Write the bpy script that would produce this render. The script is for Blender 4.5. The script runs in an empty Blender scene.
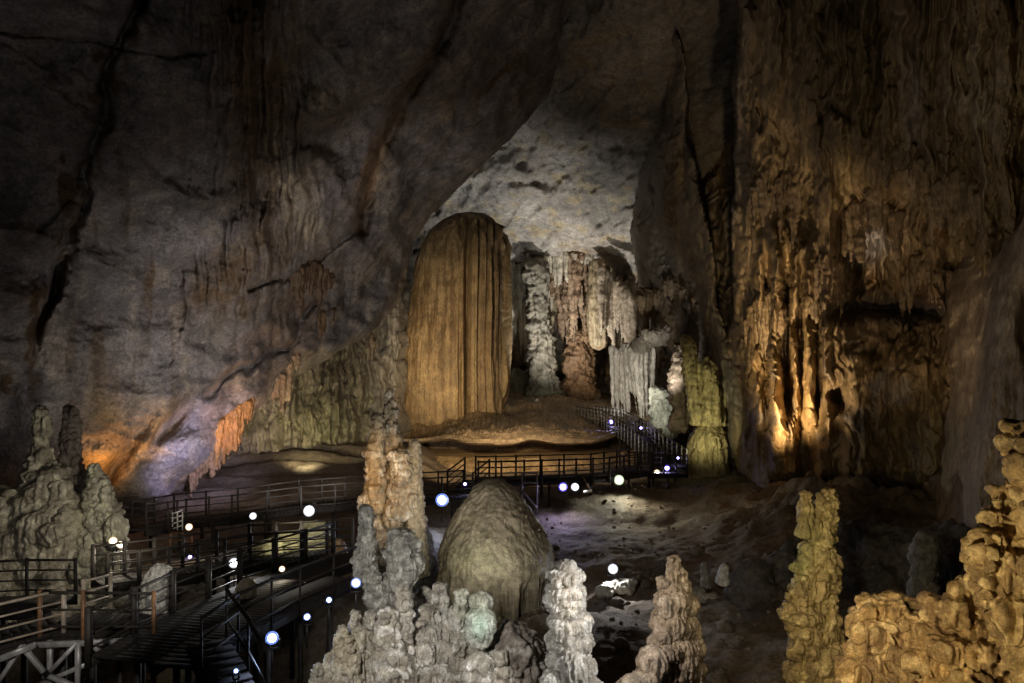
import bpy, math, random
import numpy as np
from mathutils import Vector

random.seed(7)
S = bpy.context.scene
COL = S.collection
F = 760.0
CZ = 9.0
CAM = np.array([0.0, 0.0, CZ])


def P(px, py, Y):
    return np.array([(px - 512) / F * Y, Y, CZ - (py - 341.5) / F * Y])


def PN(U, V, Y):
    return np.stack([(U - 512) / F * Y, Y, CZ - (V - 341.5) / F * Y], -1)


def G(px, py, z):
    return P(px, py, (CZ - z) * F / (py - 341.5))


def proj(p):
    y = np.maximum(p[..., 1], 0.1)
    return 512 + p[..., 0] / y * F, 341.5 - (p[..., 2] - CZ) / y * F


# ------------------------------------------------------------------ noise
def _hash(i, j, k, seed):
    h = (i * 374761393 + j * 668265263 + k * 2147483647 + seed * 1274126177) & 0xFFFFFFFF
    h = ((h ^ (h >> 13)) * 1274126177) & 0xFFFFFFFF
    h = ((h ^ (h >> 16)) * 2246822519) & 0xFFFFFFFF
    return h ^ (h >> 15)


_ang = np.random.RandomState(3).normal(size=(256, 3))
_GR = _ang / np.linalg.norm(_ang, axis=1)[:, None]


def perlin(p, seed=0):
    p = np.asarray(p, float)
    sh = p.shape[:-1]
    q = p.reshape(-1, 3)
    i = np.floor(q).astype(np.int64)
    f = q - i
    w = f * f * f * (f * (f * 6 - 15) + 10)
    out = np.zeros(len(q))
    for dx in (0, 1):
        wx = w[:, 0] if dx else 1 - w[:, 0]
        for dy in (0, 1):
            wy = w[:, 1] if dy else 1 - w[:, 1]
            for dz in (0, 1):
                wz = w[:, 2] if dz else 1 - w[:, 2]
                g = _GR[_hash(i[:, 0] + dx, i[:, 1] + dy, i[:, 2] + dz, seed) & 255]
                d = g[:, 0] * (f[:, 0] - dx) + g[:, 1] * (f[:, 1] - dy) + g[:, 2] * (f[:, 2] - dz)
                out += wx * wy * wz * d
    return (out * 1.5).reshape(sh)


def fbm(p, octv=4, seed=0, gain=0.5):
    a, s, out = 1.0, 1.0, 0.0
    for o in range(octv):
        out = out + a * perlin(p * s + o * 17.3, seed + o)
        a *= gain
        s *= 2.03
    return out


def ridged(p, octv=4, seed=0, gain=0.5):
    a, s, out = 1.0, 1.0, 0.0
    for o in range(octv):
        out = out + a * (1 - 2 * np.abs(perlin(p * s + o * 11.1, seed + o)) * 1.4)
        a *= gain
        s *= 2.1
    return out


def worley(p, seed=0):
    sh = p.shape[:-1]
    q = p.reshape(-1, 3)
    i = np.floor(q).astype(np.int64)
    best = np.full(len(q), 9.0)
    for dx in (-1, 0, 1):
        for dy in (-1, 0, 1):
            for dz in (-1, 0, 1):
                a, b, c = i[:, 0] + dx, i[:, 1] + dy, i[:, 2] + dz
                h = _hash(a, b, c, seed)
                ox = (h & 1023) / 1023.0
                oy = ((h >> 10) & 1023) / 1023.0
                oz = ((h >> 20) & 1023) / 1023.0
                d = (a + ox - q[:, 0]) ** 2 + (b + oy - q[:, 1]) ** 2 + (c + oz - q[:, 2]) ** 2
                best = np.minimum(best, d)
    return np.sqrt(best).reshape(sh)


def bump_cells(p, seed=0):
    return 1 - np.clip(worley(p, seed), 0, 1) ** 2


def sstep(a, b, x):
    t = np.clip((x - a) / (b - a), 0, 1)
    return t * t * (3 - 2 * t)


def sc(p, sx, sy, sz):
    return p * np.array([sx, sy, sz])


def tiers(p, freq, warp=0.5, drip=0.35, seed=0):
    """melted-wax shelves: a bulging rim above an undercut with dripping edges"""
    t = p[..., 2] * freq + warp * 2 * fbm(sc(p, .8, .8, .4), 2, seed) + drip * fbm(sc(p, 4.5, 4.5, .5), 2, seed + 5)
    t = t - np.floor(t)
    return sstep(0, .16, t) * (1 - t) ** .7


def seg_dist(U, V, pts):
    best = np.full(U.shape, 1e9)
    for (x0, y0), (x1, y1) in zip(pts[:-1], pts[1:]):
        dx, dy = x1 - x0, y1 - y0
        t = np.clip(((U - x0) * dx + (V - y0) * dy) / (dx * dx + dy * dy), 0, 1)
        best = np.minimum(best, np.hypot(U - x0 - t * dx, V - y0 - t * dy))
    return best


def gau(U, V, x, y, rx, ry, ang=0):
    a = math.radians(ang)
    dx, dy = U - x, V - y
    X = dx * math.cos(a) + dy * math.sin(a)
    Z = -dx * math.sin(a) + dy * math.cos(a)
    return np.exp(-(X / rx) ** 2 - (Z / ry) ** 2)


def mixc(c, col, t):
    t = np.clip(t, 0, 1)[..., None]
    return c * (1 - t) + np.array(col) * t


# ------------------------------------------------------------------ mesh helpers
def set_props(o, label=None, cat=None, group=None, kind=None):
    if label: o['label'] = label
    if cat: o['category'] = cat
    if group: o['group'] = group
    if kind: o['kind'] = kind
    return o


def mesh_np(name, verts, faces, mat=None, colors=None, smooth=True, parent=None, origin=None):
    me = bpy.data.meshes.new(name)
    verts = np.asarray(verts, np.float32)
    if origin is not None:
        verts = verts - np.asarray(origin, np.float32)
    n = len(verts)
    me.vertices.add(n)
    me.vertices.foreach_set('co', verts.ravel())
    if isinstance(faces, np.ndarray):
        k = faces.shape[1]
        me.loops.add(faces.size)
        me.loops.foreach_set('vertex_index', faces.ravel().astype(np.int32))
        me.polygons.add(len(faces))
        me.polygons.foreach_set('loop_start', np.arange(0, faces.size, k, dtype=np.int32))
    else:
        flat = [i for f in faces for i in f]
        st = np.cumsum([0] + [len(f) for f in faces])[:-1]
        me.loops.add(len(flat))
        me.loops.foreach_set('vertex_index', np.array(flat, np.int32))
        me.polygons.add(len(faces))
        me.polygons.foreach_set('loop_start', st.astype(np.int32))
    if smooth:
        me.polygons.foreach_set('use_smooth', np.ones(len(me.polygons), bool))
    me.update(calc_edges=True)
    me.validate()
    if colors is not None:
        at = me.color_attributes.new('Col', 'FLOAT_COLOR', 'POINT')
        c = np.ones((n, 4), np.float32)
        c[:, :3] = np.clip(colors, 0.005, 0.95)
        at.data.foreach_set('color', c.ravel())
    o = bpy.data.objects.new(name, me)
    COL.objects.link(o)
    if mat: me.materials.append(mat)
    if parent: o.parent = parent
    if origin is not None: o.location = Vector([float(v) for v in origin])
    return o


def grid_faces(nr, nc):
    a = np.arange(nr * nc).reshape(nr, nc)
    return np.stack([a[:-1, :-1].ravel(), a[:-1, 1:].ravel(), a[1:, 1:].ravel(), a[1:, :-1].ravel()], -1)


def empty(name, loc=(0, 0, 0)):
    o = bpy.data.objects.new(name, None)
    COL.objects.link(o)
    o.location = Vector([float(v) for v in loc])
    o.empty_display_size = .3
    return o


class MB:
    """collects beams and boxes into ONE mesh"""
    def __init__(s):
        s.v, s.f = [], []

    def beam(s, a, b, w, h=None, up=(0, 0, 1)):
        h = h or w
        a, b = Vector([float(x) for x in a]), Vector([float(x) for x in b])
        d = (b - a)
        if d.length < 1e-6: return s
        d.normalize()
        u = Vector(up)
        if abs(d.dot(u)) > .98: u = Vector((0, 1, 0))
        r = d.cross(u).normalized()
        u = r.cross(d)
        i = len(s.v)
        c = .12 * min(w, h)
        prof = [(-w/2+c, -h/2), (w/2-c, -h/2), (w/2, -h/2+c), (w/2, h/2-c), (w/2-c, h/2), (-w/2+c, h/2), (-w/2, h/2-c), (-w/2, -h/2+c)]
        for q in (a, b):
            for x, y in prof: s.v.append(q + r * x + u * y)
        for k in range(8): s.f.append((i + k, i + (k + 1) % 8, i + 8 + (k + 1) % 8, i + 8 + k))
        s.f.append(tuple(i + 7 - k for k in range(8)))
        s.f.append(tuple(i + 8 + k for k in range(8)))
        return s

    def tube(s, a, b, r0, r1=None, n=12):
        r1 = r0 if r1 is None else r1
        a, b = Vector([float(x) for x in a]), Vector([float(x) for x in b])
        d = (b - a).normalized()
        u = Vector((0, 0, 1)) if abs(d.z) < .9 else Vector((0, 1, 0))
        r = d.cross(u).normalized(); u = r.cross(d)
        i = len(s.v)
        for q, rad in ((a, r0), (b, r1)):
            for k in range(n):
                t = 2 * math.pi * k / n
                s.v.append(q + r * rad * math.cos(t) + u * rad * math.sin(t))
        for k in range(n): s.f.append((i + k, i + (k + 1) % n, i + n + (k + 1) % n, i + n + k))
        s.f.append(tuple(i + n - 1 - k for k in range(n))); s.f.append(tuple(i + n + k for k in range(n)))
        return s

    def build(s, name, mat, parent=None, smooth=False):
        vs = [tuple(v) for v in s.v]
        if parent is not None:
            L = Vector(parent.location) if parent.parent is None else Vector(parent.location) + Vector(parent.parent.location)
            vs = [tuple(Vector(v) - L) for v in vs]
        return mesh_np(name, np.array(vs), s.f, mat, smooth=smooth, parent=parent)


# ------------------------------------------------------------------ materials
def rock_mat(name, scale=1.0, bump=.5, rough=.75, wet=.35, streak=.0, drip=0):
    m = bpy.data.materials.new(name); m.use_nodes = True
    nt = m.node_tree; N = nt.nodes; L = nt.links
    b = N['Principled BSDF']
    at = N.new('ShaderNodeAttribute'); at.attribute_name = 'Col'
    tc = N.new('ShaderNodeTexCoord')
    mp = N.new('ShaderNodeMapping'); mp.inputs['Scale'].default_value = (scale, scale, scale * (.35 if streak else 1))
    L.new(tc.outputs['Object'], mp.inputs[0])
    n1 = N.new('ShaderNodeTexNoise'); n1.inputs['Scale'].default_value = 1.6; n1.inputs['Detail'].default_value = 9; n1.inputs['Roughness'].default_value = .68
    n2 = N.new('ShaderNodeTexNoise'); n2.inputs['Scale'].default_value = 9; n2.inputs['Detail'].default_value = 6; n2.inputs['Roughness'].default_value = .7
    v = N.new('ShaderNodeTexVoronoi'); v.inputs['Scale'].default_value = 3.2; v.feature = 'F1'
    for n in (n1, n2, v): L.new(mp.outputs[0], n.inputs['Vector'])
    mr = N.new('ShaderNodeMapRange'); mr.inputs['From Min'].default_value = .3; mr.inputs['From Max'].default_value = .7
    mr.inputs['To Min'].default_value = .5; mr.inputs['To Max'].default_value = 1.45
    L.new(n1.outputs['Fac'], mr.inputs['Value'])
    mx = N.new('ShaderNodeVectorMath'); mx.operation = 'SCALE'
    L.new(at.outputs['Color'], mx.inputs[0]); L.new(mr.outputs[0], mx.inputs['Scale'])
    # fine specks
    mr2 = N.new('ShaderNodeMapRange'); mr2.inputs['From Min'].default_value = .3; mr2.inputs['From Max'].default_value = .7
    mr2.inputs['To Min'].default_value = .5; mr2.inputs['To Max'].default_value = 1.45
    L.new(n2.outputs['Fac'], mr2.inputs['Value'])
    mx2 = N.new('ShaderNodeVectorMath'); mx2.operation = 'SCALE'
    L.new(mx.outputs[0], mx2.inputs[0]); L.new(mr2.outputs[0], mx2.inputs['Scale'])
    L.new(mx2.outputs[0], b.inputs['Base Color'])
    ad = N.new('ShaderNodeMath'); ad.operation = 'MULTIPLY_ADD'; ad.inputs[1].default_value = .45
    L.new(n2.outputs['Fac'], ad.inputs[0]); L.new(n1.outputs['Fac'], ad.inputs[2])
    ad2 = N.new('ShaderNodeMath'); ad2.operation = 'MULTIPLY_ADD'; ad2.inputs[1].default_value = -.25
    L.new(v.outputs['Distance'], ad2.inputs[0]); L.new(ad.outputs[0], ad2.inputs[2])
    if drip:
        mpd = N.new('ShaderNodeMapping'); mpd.inputs['Scale'].default_value = (drip, drip, drip * .09)
        L.new(tc.outputs['Object'], mpd.inputs[0])
        nd = N.new('ShaderNodeTexNoise'); nd.inputs['Scale'].default_value = 1; nd.inputs['Detail'].default_value = 3
        L.new(mpd.outputs[0], nd.inputs['Vector'])
        ad3 = N.new('ShaderNodeMath'); ad3.operation = 'MULTIPLY_ADD'; ad3.inputs[1].default_value = .8
        L.new(nd.outputs['Fac'], ad3.inputs[0]); L.new(ad2.outputs[0], ad3.inputs[2]); ad2 = ad3
    bp = N.new('ShaderNodeBump'); bp.inputs['Strength'].default_value = bump; bp.inputs['Distance'].default_value = .35 / scale
    L.new(ad2.outputs[0], bp.inputs['Height']); L.new(bp.outputs[0], b.inputs['Normal'])
    rr = N.new('ShaderNodeMapRange'); rr.inputs['From Min'].default_value = .35; rr.inputs['From Max'].default_value = .65
    rr.inputs['To Min'].default_value = rough - wet; rr.inputs['To Max'].default_value = rough + .15
    L.new(n1.outputs['Fac'], rr.inputs['Value']); L.new(rr.outputs[0], b.inputs['Roughness'])
    b.inputs['Specular IOR Level'].default_value = .35
    return m


def plain(name, col, rough=.5, metal=0, noise=.25):
    m = bpy.data.materials.new(name); m.use_nodes = True
    nt = m.node_tree; N = nt.nodes; L = nt.links
    b = N['Principled BSDF']
    n1 = N.new('ShaderNodeTexNoise'); n1.inputs['Scale'].default_value = 5; n1.inputs['Detail'].default_value = 5
    tc = N.new('ShaderNodeTexCoord'); L.new(tc.outputs['Object'], n1.inputs['Vector'])
    r = N.new('ShaderNodeValToRGB')
    r.color_ramp.elements[0].position = .35; r.color_ramp.elements[1].position = .65
    r.color_ramp.elements[0].color = tuple(c * (1 - noise * 1.5) for c in col) + (1,)
    r.color_ramp.elements[1].color = tuple(min(1, c * (1 + noise)) for c in col) + (1,)
    L.new(n1.outputs['Fac'], r.inputs[0]); L.new(r.outputs[0], b.inputs['Base Color'])
    b.inputs['Roughness'].default_value = rough; b.inputs['Metallic'].default_value = metal
    return m


def emit(name, col, st):
    m = bpy.data.materials.new(name); m.use_nodes = True
    b = m.node_tree.nodes['Principled BSDF']
    b.inputs['Base Color'].default_value = (.8, .8, .8, 1)
    b.inputs['Emission Color'].default_value = (*col, 1); b.inputs['Emission Strength'].default_value = st
    return m


M_wall = rock_mat('limestone_wall', .8, .4, .85, .2)
M_flow = rock_mat('flowstone', 1.3, .38, .65, .3, streak=1, drip=4)
M_near = rock_mat('near_calcite', 3.2, .5, .58, .3, drip=11)
M_floor = rock_mat('cave_soil', 3.0, .75, .9, .2)
M_wood = plain('dark_timber', (.022, .017, .013), .65)
M_deck = plain('deck_boards', (.016, .013, .011), .85)
M_steel = plain('galvanised_steel', (.40, .40, .40), .4, .15, .2)
M_rust = plain('painted_railing', (.30, .16, .08), .5, .2)
M_pale = plain('pale_painted_steel', (.5, .42, .33), .4, .1, .15)
M_black = plain('lamp_housing', (.03, .03, .032), .45)
M_white = plain('white_paint', (.7, .68, .62), .5)

GREY = np.array((.215, .195, .18)); BROWN = np.array((.24, .155, .085)); OCHRE = np.array((.42, .27, .12))
PALE = np.array((.52, .46, .36)); RUST = np.array((.26, .12, .06)); DIRT = np.array((.13, .10, .075))


# ------------------------------------------------------------------ smooth depth from control points
class TPS:
    def __init__(s, pts):
        a = np.array(pts, float)
        s.x = a[:, :2] / 400.0
        n = len(a)
        K = s.k(s.x, s.x) + np.eye(n) * 1e-3
        Q = np.hstack([np.ones((n, 1)), s.x])
        A = np.block([[K, Q], [Q.T, np.zeros((3, 3))]])
        w = np.linalg.solve(A, np.concatenate([np.log(a[:, 2]), np.zeros(3)]))
        s.w, s.a = w[:n], w[n:]

    @staticmethod
    def k(a, b):
        r2 = ((a[:, None, :] - b[None]) ** 2).sum(-1)
        return np.where(r2 > 1e-12, .5 * r2 * np.log(r2 + 1e-12), 0)

    def __call__(s, U, V):
        q = np.stack([U.ravel(), V.ravel()], -1) / 400.0
        return np.exp(s.k(q, s.x) @ s.w + s.a[0] + q @ s.a[1:]).reshape(U.shape)


def curve(pts):
    a = np.array(sorted(pts), float)
    return lambda v: np.interp(v, a[:, 0], a[:, 1])


def sheet(name, vsegs, usegs, depth, disp, color, mat, label, vec=.1, fold_r=None, fold_l=None, fold_b=None, cat='cave wall'):
    """rock face: depth over a grid, displaced; its free edges turn round a lip and run back into the rock"""
    vs = np.concatenate([np.linspace(a, b, n, endpoint=False) for a, b, n in vsegs])
    rows = []
    for v in vs:
        rows.append(np.concatenate([np.linspace(float(a(v)), float(b(v)), n, endpoint=False) for a, b, n in usegs]))
    U = np.array(rows); V = np.repeat(vs[:, None], U.shape[1], 1)
    Y = depth(U, V)
    p = PN(U, V, Y)
    d = disp(p, U, V)
    p = CAM + (p - CAM) * (1 + d / Y)[..., None]
    q = p * .9
    p = p + vec * np.stack([fbm(q, 3, 91), fbm(q, 3, 92), fbm(q, 3, 93)], -1)
    C = color(p, U, V)

    def fold(p, C, axis, side, dirv, depth_m, n=16):
        e = np.take(p, [-1 if side else 0], axis=axis); ec = np.take(C, [-1 if side else 0], axis=axis)
        strips, cs = [], []
        dirv = np.array(dirv, float)
        for k in range(1, n + 1):
            t = (k / n) ** 1.6
            off = np.array([0, depth_m * t, 0]) + dirv * depth_m * (t - .0)
            s = e + off + .5 * fbm((e + off) * .7, 3, 44)[..., None] * min(1, k / 4) * np.array([.6, .6, .6])
            strips.append(s); cs.append(ec)
        if not side: strips, cs = strips[::-1], cs[::-1]
        if side: return np.concatenate([p] + strips, axis), np.concatenate([C] + cs, axis)
        return np.concatenate(strips + [p], axis), np.concatenate(cs + [C], axis)
    if fold_r is not None: p, C = fold(p, C, 1, True, fold_r[0], fold_r[1])
    if fold_l is not None: p, C = fold(p, C, 1, False, fold_l[0], fold_l[1])
    if fold_b is not None: p, C = fold(p, C, 0, True, fold_b[0], fold_b[1])
    nr, nc = p.shape[:2]
    o = mesh_np(name, p.reshape(-1, 3), grid_faces(nr, nc)[:, ::-1], mat, C.reshape(-1, 3))
    set_props(o, label, cat, kind='structure')
    return o


cst = lambda k: (lambda v: k)
# ---- left slab: the huge leaning wall and ceiling
L_edge = curve([(-500, 640), (-100, 585), (0, 566), (60, 560), (95, 551), (140, 511), (180, 468), (215, 432), (240, 415), (300, 402), (330, 376),
                (350, 343), (375, 303), (400, 270), (420, 246), (440, 228), (470, 212), (490, 185), (503, 150), (520, 120), (560, 90)])
L_depth = TPS([(-450, -450, 14), (0, -450, 14), (500, -450, 18), (800, -450, 20), (-450, 0, 18), (-450, 400, 24), (-450, 600, 26), (0, 0, 25), (0, 200, 29), (0, 400, 33), (0, 560, 35),
               (150, 0, 27), (150, 200, 33), (130, 400, 38), (130, 500, 40), (300, 0, 31), (300, 150, 38), (260, 300, 44), (210, 430, 43), (200, 480, 43),
               (400, 100, 43), (400, 220, 54), (330, 340, 52), (440, 200, 58), (540, 90, 52), (560, 0, 43), (480, 0, 38), (470, 120, 48)])
crev = [(150, -60), (128, 30), (98, 130), (88, 170), (66, 250), (42, 330), (20, 400)]
crev2 = [(470, -40), (445, 40), (405, 100), (372, 175), (362, 230)]


def L_disp(p, U, V):
    d = 2.2 * fbm(sc(p, .10, .10, .13), 3, 1)
    q = p @ np.array([[.87, 0, .5], [0, 1, 0], [-.5, 0, .87]])       # bedding that dips to the lower left
    d += 1.3 * np.abs(fbm(sc(q, .10, .10, .3), 2, 7))
    d += .2 * fbm(sc(q, .6, .6, 1.3), 6, 12, .62) + .22 * fbm(sc(q, .25, .25, .6), 2, 13)
    w = 3 + 5 * (1 + fbm(sc(p, .2, .2, .2), 2, 3))
    wc = 14 * fbm(sc(p, .3, .3, .3), 4, 57)
    d += (1.5 + 1.6 * fbm(sc(p, .15, .15, .15), 2, 58)) * (1 - sstep(300, 395, V)) * np.exp(-(seg_dist(U + wc, V, crev) / (w * .75)) ** 2) + 1.6 * np.exp(-(seg_dist(U, V, crev2) / 7) ** 2)
    wob = 10 * fbm(sc(p, .25, .25, .25), 3, 55)
    for pts, dep, wd in (([(0, 36), (90, 40), (170, 60), (215, 50)], .35, 2), ([(250, 290), (300, 268), (345, 232), (372, 200)], .9, 3),
                         ([(90, 210), (70, 200), (35, 230)], .3, 3), ([(205, 395), (240, 372), (290, 340), (318, 300)], .8, 4),
                         ([(500, 20), (470, 80), (455, 140)], .6, 4), ([(420, 175), (470, 160), (520, 150)], .5, 3)):
        d += dep * np.exp(-(seg_dist(U + wob, V + wob * .6, pts) / wd) ** 2)
    w_ = np.stack([U / 20 + .25 * fbm(p * .3, 2, 34), 0 * U, p[..., 2]], -1)
    band = gau(U, V, 262, 120, 52, 240, -8)                        # flowstone band running down the slab
    fl = ridged(sc(w_, .9, 1, .09), 3, 31)
    d += band * (-1.0 - 1.1 * fl - .3 * ridged(sc(w_, 2.4, 1, .25), 2, 32) + .35 * tiers(w_, .3, seed=9)) + 1.8 * gau(U, V, 272, 180, 15, 90, -4)
    b2 = gau(U, V, 225, 285, 50, 40, -40)
    d += b2 * (-.5 - .6 * ridged(sc(w_, 1.3, 1.3, .1), 2, 33))
    d += -1.3 * gau(U, V, 325, 120, 26, 34) + .9 * gau(U, V, 325, 142, 20, 10)
    # hollow with ochre ribs above the left stalagmites
    d += 1.8 * gau(U, V, 128, 452, 8, 40, 38) - 1.2 * gau(U, V, 150, 430, 10, 44, 38) + 1.2 * gau(U, V, 168, 428, 6, 34, 40) - .8 * gau(U, V, 196, 440, 20, 40, 30)
    # roll-off towards the free edge
    e = L_edge(V) - U
    d += 2.6 * np.exp(-np.clip(e, 0, None) / 9.0) * (V < 495)
    d -= 1.3 * gau(U, V, 400, 330, 40, 18, -50)
    return d


def L_color(p, U, V):
    n = fbm(sc(p, .25, .25, .4), 4, 20)
    n2 = fbm(sc(p, .9, .9, .25), 4, 25)
    c = np.tile(np.array((.225, .205, .205)), U.shape + (1,)) * (1 + .5 * n[..., None])
    c = mixc(c, (.33, .29, .25), n2 * 1.5)
    br = np.maximum.reduce([gau(U, V, 262, 110, 50, 230, -8), .9 * gau(U, V, 225, 285, 60, 40, -40), .8 * gau(U, V, 500, 80, 26, 40, 30) * (n2 > 0),
                            np.exp(-(seg_dist(U + 30 * n2, V, crev) / 9) ** 2), .8 * sstep(.1, .5, fbm(sc(np.stack([U / 20, 0 * U, V / 20], -1), .9, 1, .12), 3, 61)) * gau(U, V, 200, 280, 200, 160), .9 * np.exp(-(seg_dist(U, V, crev2) / 12) ** 2)])
    c = mixc(c, BROWN * .5, br * (1.0 + .7 * n2))
    c = mixc(c, OCHRE, 1.3 * np.maximum(.7 * gau(U, V, 160, 425, 12, 40, 45), gau(U, V, 105, 450, 24, 60)) * (.7 + n))  # orange light pool at the slab foot, painted in as ochre
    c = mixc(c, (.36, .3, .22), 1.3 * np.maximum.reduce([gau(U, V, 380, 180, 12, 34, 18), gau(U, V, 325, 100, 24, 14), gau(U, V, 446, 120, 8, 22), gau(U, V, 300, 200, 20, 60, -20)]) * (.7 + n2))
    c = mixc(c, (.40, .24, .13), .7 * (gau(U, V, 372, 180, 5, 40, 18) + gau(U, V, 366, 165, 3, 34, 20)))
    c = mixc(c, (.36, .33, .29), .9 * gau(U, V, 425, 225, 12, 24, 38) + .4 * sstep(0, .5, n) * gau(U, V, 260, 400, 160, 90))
    c = mixc(c, (.30, .20, .11), .9 * gau(U, V, 195, 480, 30, 16) * (.6 + n2))
    return c


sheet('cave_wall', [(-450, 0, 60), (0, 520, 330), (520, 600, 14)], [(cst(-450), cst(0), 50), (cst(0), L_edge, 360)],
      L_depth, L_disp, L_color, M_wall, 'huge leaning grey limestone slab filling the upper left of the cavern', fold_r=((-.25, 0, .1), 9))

# ---- arch ceiling and back wall behind the great column
B_depth = TPS([(350, -450, 24), (800, -450, 22), (560, -200, 34), (560, 0, 45), (560, 80, 54), (560, 130, 60), (560, 190, 69), (560, 240, 77), (540, 268, 83), (590, 268, 83), (560, 292, 93), (560, 330, 95), (560, 450, 95),
               (440, 100, 60), (400, 200, 78), (400, 300, 92), (400, 450, 92), (650, 0, 42), (660, 120, 56), (640, 200, 67), (640, 260, 78), (660, 330, 82), (700, 450, 70), (760, 450, 66),
               (760, 0, 44), (760, 200, 66)])


def B_disp(p, U, V):
    d = 2.6 * fbm(sc(p, .09, .07, .1), 3, 101)
    q = p @ np.array([[.9, 0, -.42], [0, 1, 0], [.42, 0, .9]])
    d += .9 * np.abs(fbm(sc(q, .2, .12, .5), 4, 107)) * 1.4
    d += .2 * fbm(sc(q, .5, .4, 1.2), 6, 112, .6) + .25 * np.abs(fbm(sc(q, .3, .12, .9), 3, 115))
    low = sstep(250, 290, V)
    w_ = np.stack([U / 9 + .25 * fbm(p * .3, 2, 34), 0 * U, p[..., 2]], -1)
    d += low * (-2.2 * ridged(sc(w_, .33, .33, .04), 3, 131) + .8 * tiers(w_, .3, .8, .3, seed=19) + 1.5)
    wob = 10 * fbm(sc(p, .25, .25, .25), 3, 56)
    for pts, dep, wd in (([(400, 190), (470, 185), (545, 180)], .5, 3), ([(545, 96), (560, 160), (590, 215)], .3, 2), ([(430, 225), (520, 235), (620, 215)], .4, 3),
                         ([(470, 150), (560, 145), (650, 150)], .3, 3), ([(560, 0), (556, 90)], .5, 4)):
        d += dep * np.exp(-(seg_dist(U + wob, V + wob * .6, pts) / wd) ** 2)
    d += 3.5 * gau(U, V, 604, 268, 12, 8) + 3 * gau(U, V, 520, 265, 10, 6)
    return d


def B_color(p, U, V):
    n = fbm(sc(p, .2, .15, .35), 4, 120)
    n2 = fbm(sc(p, .6, .6, .12), 4, 125)
    c = np.tile(np.array((.27, .25, .225)), U.shape + (1,)) * (1 + .5 * n[..., None])
    c = mixc(c, (.33, .27, .17), sstep(.1, .6, n2) * .8)
    low = sstep(262, 300, V)
    c = mixc(c, (.28, .2, .12), low * (.5 + n2))
    c = mixc(c, (.4, .42, .33), gau(U, V, 548, 380, 22, 40) * 1.1)
    c = mixc(c, (.34, .19, .09), gau(U, V, 577, 300, 20, 40) * (.8 + n2) + gau(U, V, 580, 390, 20, 30))
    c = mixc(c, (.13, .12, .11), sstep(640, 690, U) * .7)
    return c


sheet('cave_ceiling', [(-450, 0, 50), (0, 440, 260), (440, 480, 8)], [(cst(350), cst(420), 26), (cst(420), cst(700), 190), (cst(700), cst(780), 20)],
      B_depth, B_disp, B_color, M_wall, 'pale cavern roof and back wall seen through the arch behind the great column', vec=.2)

# ---- left back wall behind the slab's lower edge
LB_depth = TPS([(150, 300, 52), (430, 300, 70), (150, 500, 48), (250, 450, 52), (250, 380, 54), (330, 400, 57), (330, 470, 55), (400, 300, 66), (400, 400, 62), (430, 500, 58)])


def LB_disp(p, U, V):
    w_ = np.stack([U / 14 + .25 * fbm(p * .3, 2, 34), 0 * U, p[..., 2]], -1)
    d = 1.2 * fbm(sc(p, .15, .15, .1), 3, 201) - .9 * ridged(sc(w_, .6, .55, .05), 3, 207) - .25 * ridged(sc(w_, 2, 2, .15), 2, 208)
    d += .3 * tiers(w_, .3, .8, .3, seed=29) + .2 * fbm(sc(p, 1, 1, 1), 4, 212)
    d += 3.0 * sstep(452, 462, V + 6 * fbm(sc(p, .4, .4, .4), 2, 3)) * (U < 372)
    return d


def LB_color(p, U, V):
    n = fbm(sc(p, .6, .6, .12), 4, 225)
    c = np.tile(np.array((.27, .23, .16)), U.shape + (1,)) * (1 + .5 * n[..., None])
    c = mixc(c, (.36, .34, .18), .6 * gau(U, V, 325, 425, 35, 30))  # yellow-green light of the recess put into the wall colour
    c = mixc(c, (.3, .29, .27), sstep(360, 385, U) * .8)
    return c


LB_edge = curve([(280, 402), (330, 400), (380, 396), (420, 392), (450, 400), (500, 425)])
sheet('cave_wall', [(290, 500, 150)], [(cst(150), LB_edge, 220)], LB_depth, LB_disp, LB_color, M_flow,
      'fluted flowstone wall recessed under the lower edge of the great slab', vec=.2, fold_r=((.3, 0, 0), 8))

# ---- right wall
R_edge = curve([(-500, 660), (-50, 668), (60, 670), (120, 664), (170, 640), (230, 630), (290, 640), (320, 655), (345, 668), (400, 700), (440, 722), (480, 745), (560, 780)])
R_depth = TPS([(640, -450, 24), (1000, -450, 16), (1500, -450, 12), (1500, 0, 14), (1500, 600, 16), (650, -50, 40), (660, 100, 53), (640, 200, 64), (640, 280, 68), (700, 300, 58), (740, 300, 50), (720, 420, 50), (750, 480, 46),
               (700, 100, 50), (740, 100, 42), (740, 0, 37), (800, 0, 33), (800, 150, 38), (800, 300, 42), (800, 420, 42), (800, 500, 42), (900, 0, 28), (900, 200, 34), (900, 310, 37), (900, 400, 35), (900, 520, 36),
               (1000, 0, 24), (1000, 200, 29), (1000, 400, 30), (1000, 520, 30), (1150, 300, 23)])


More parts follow.
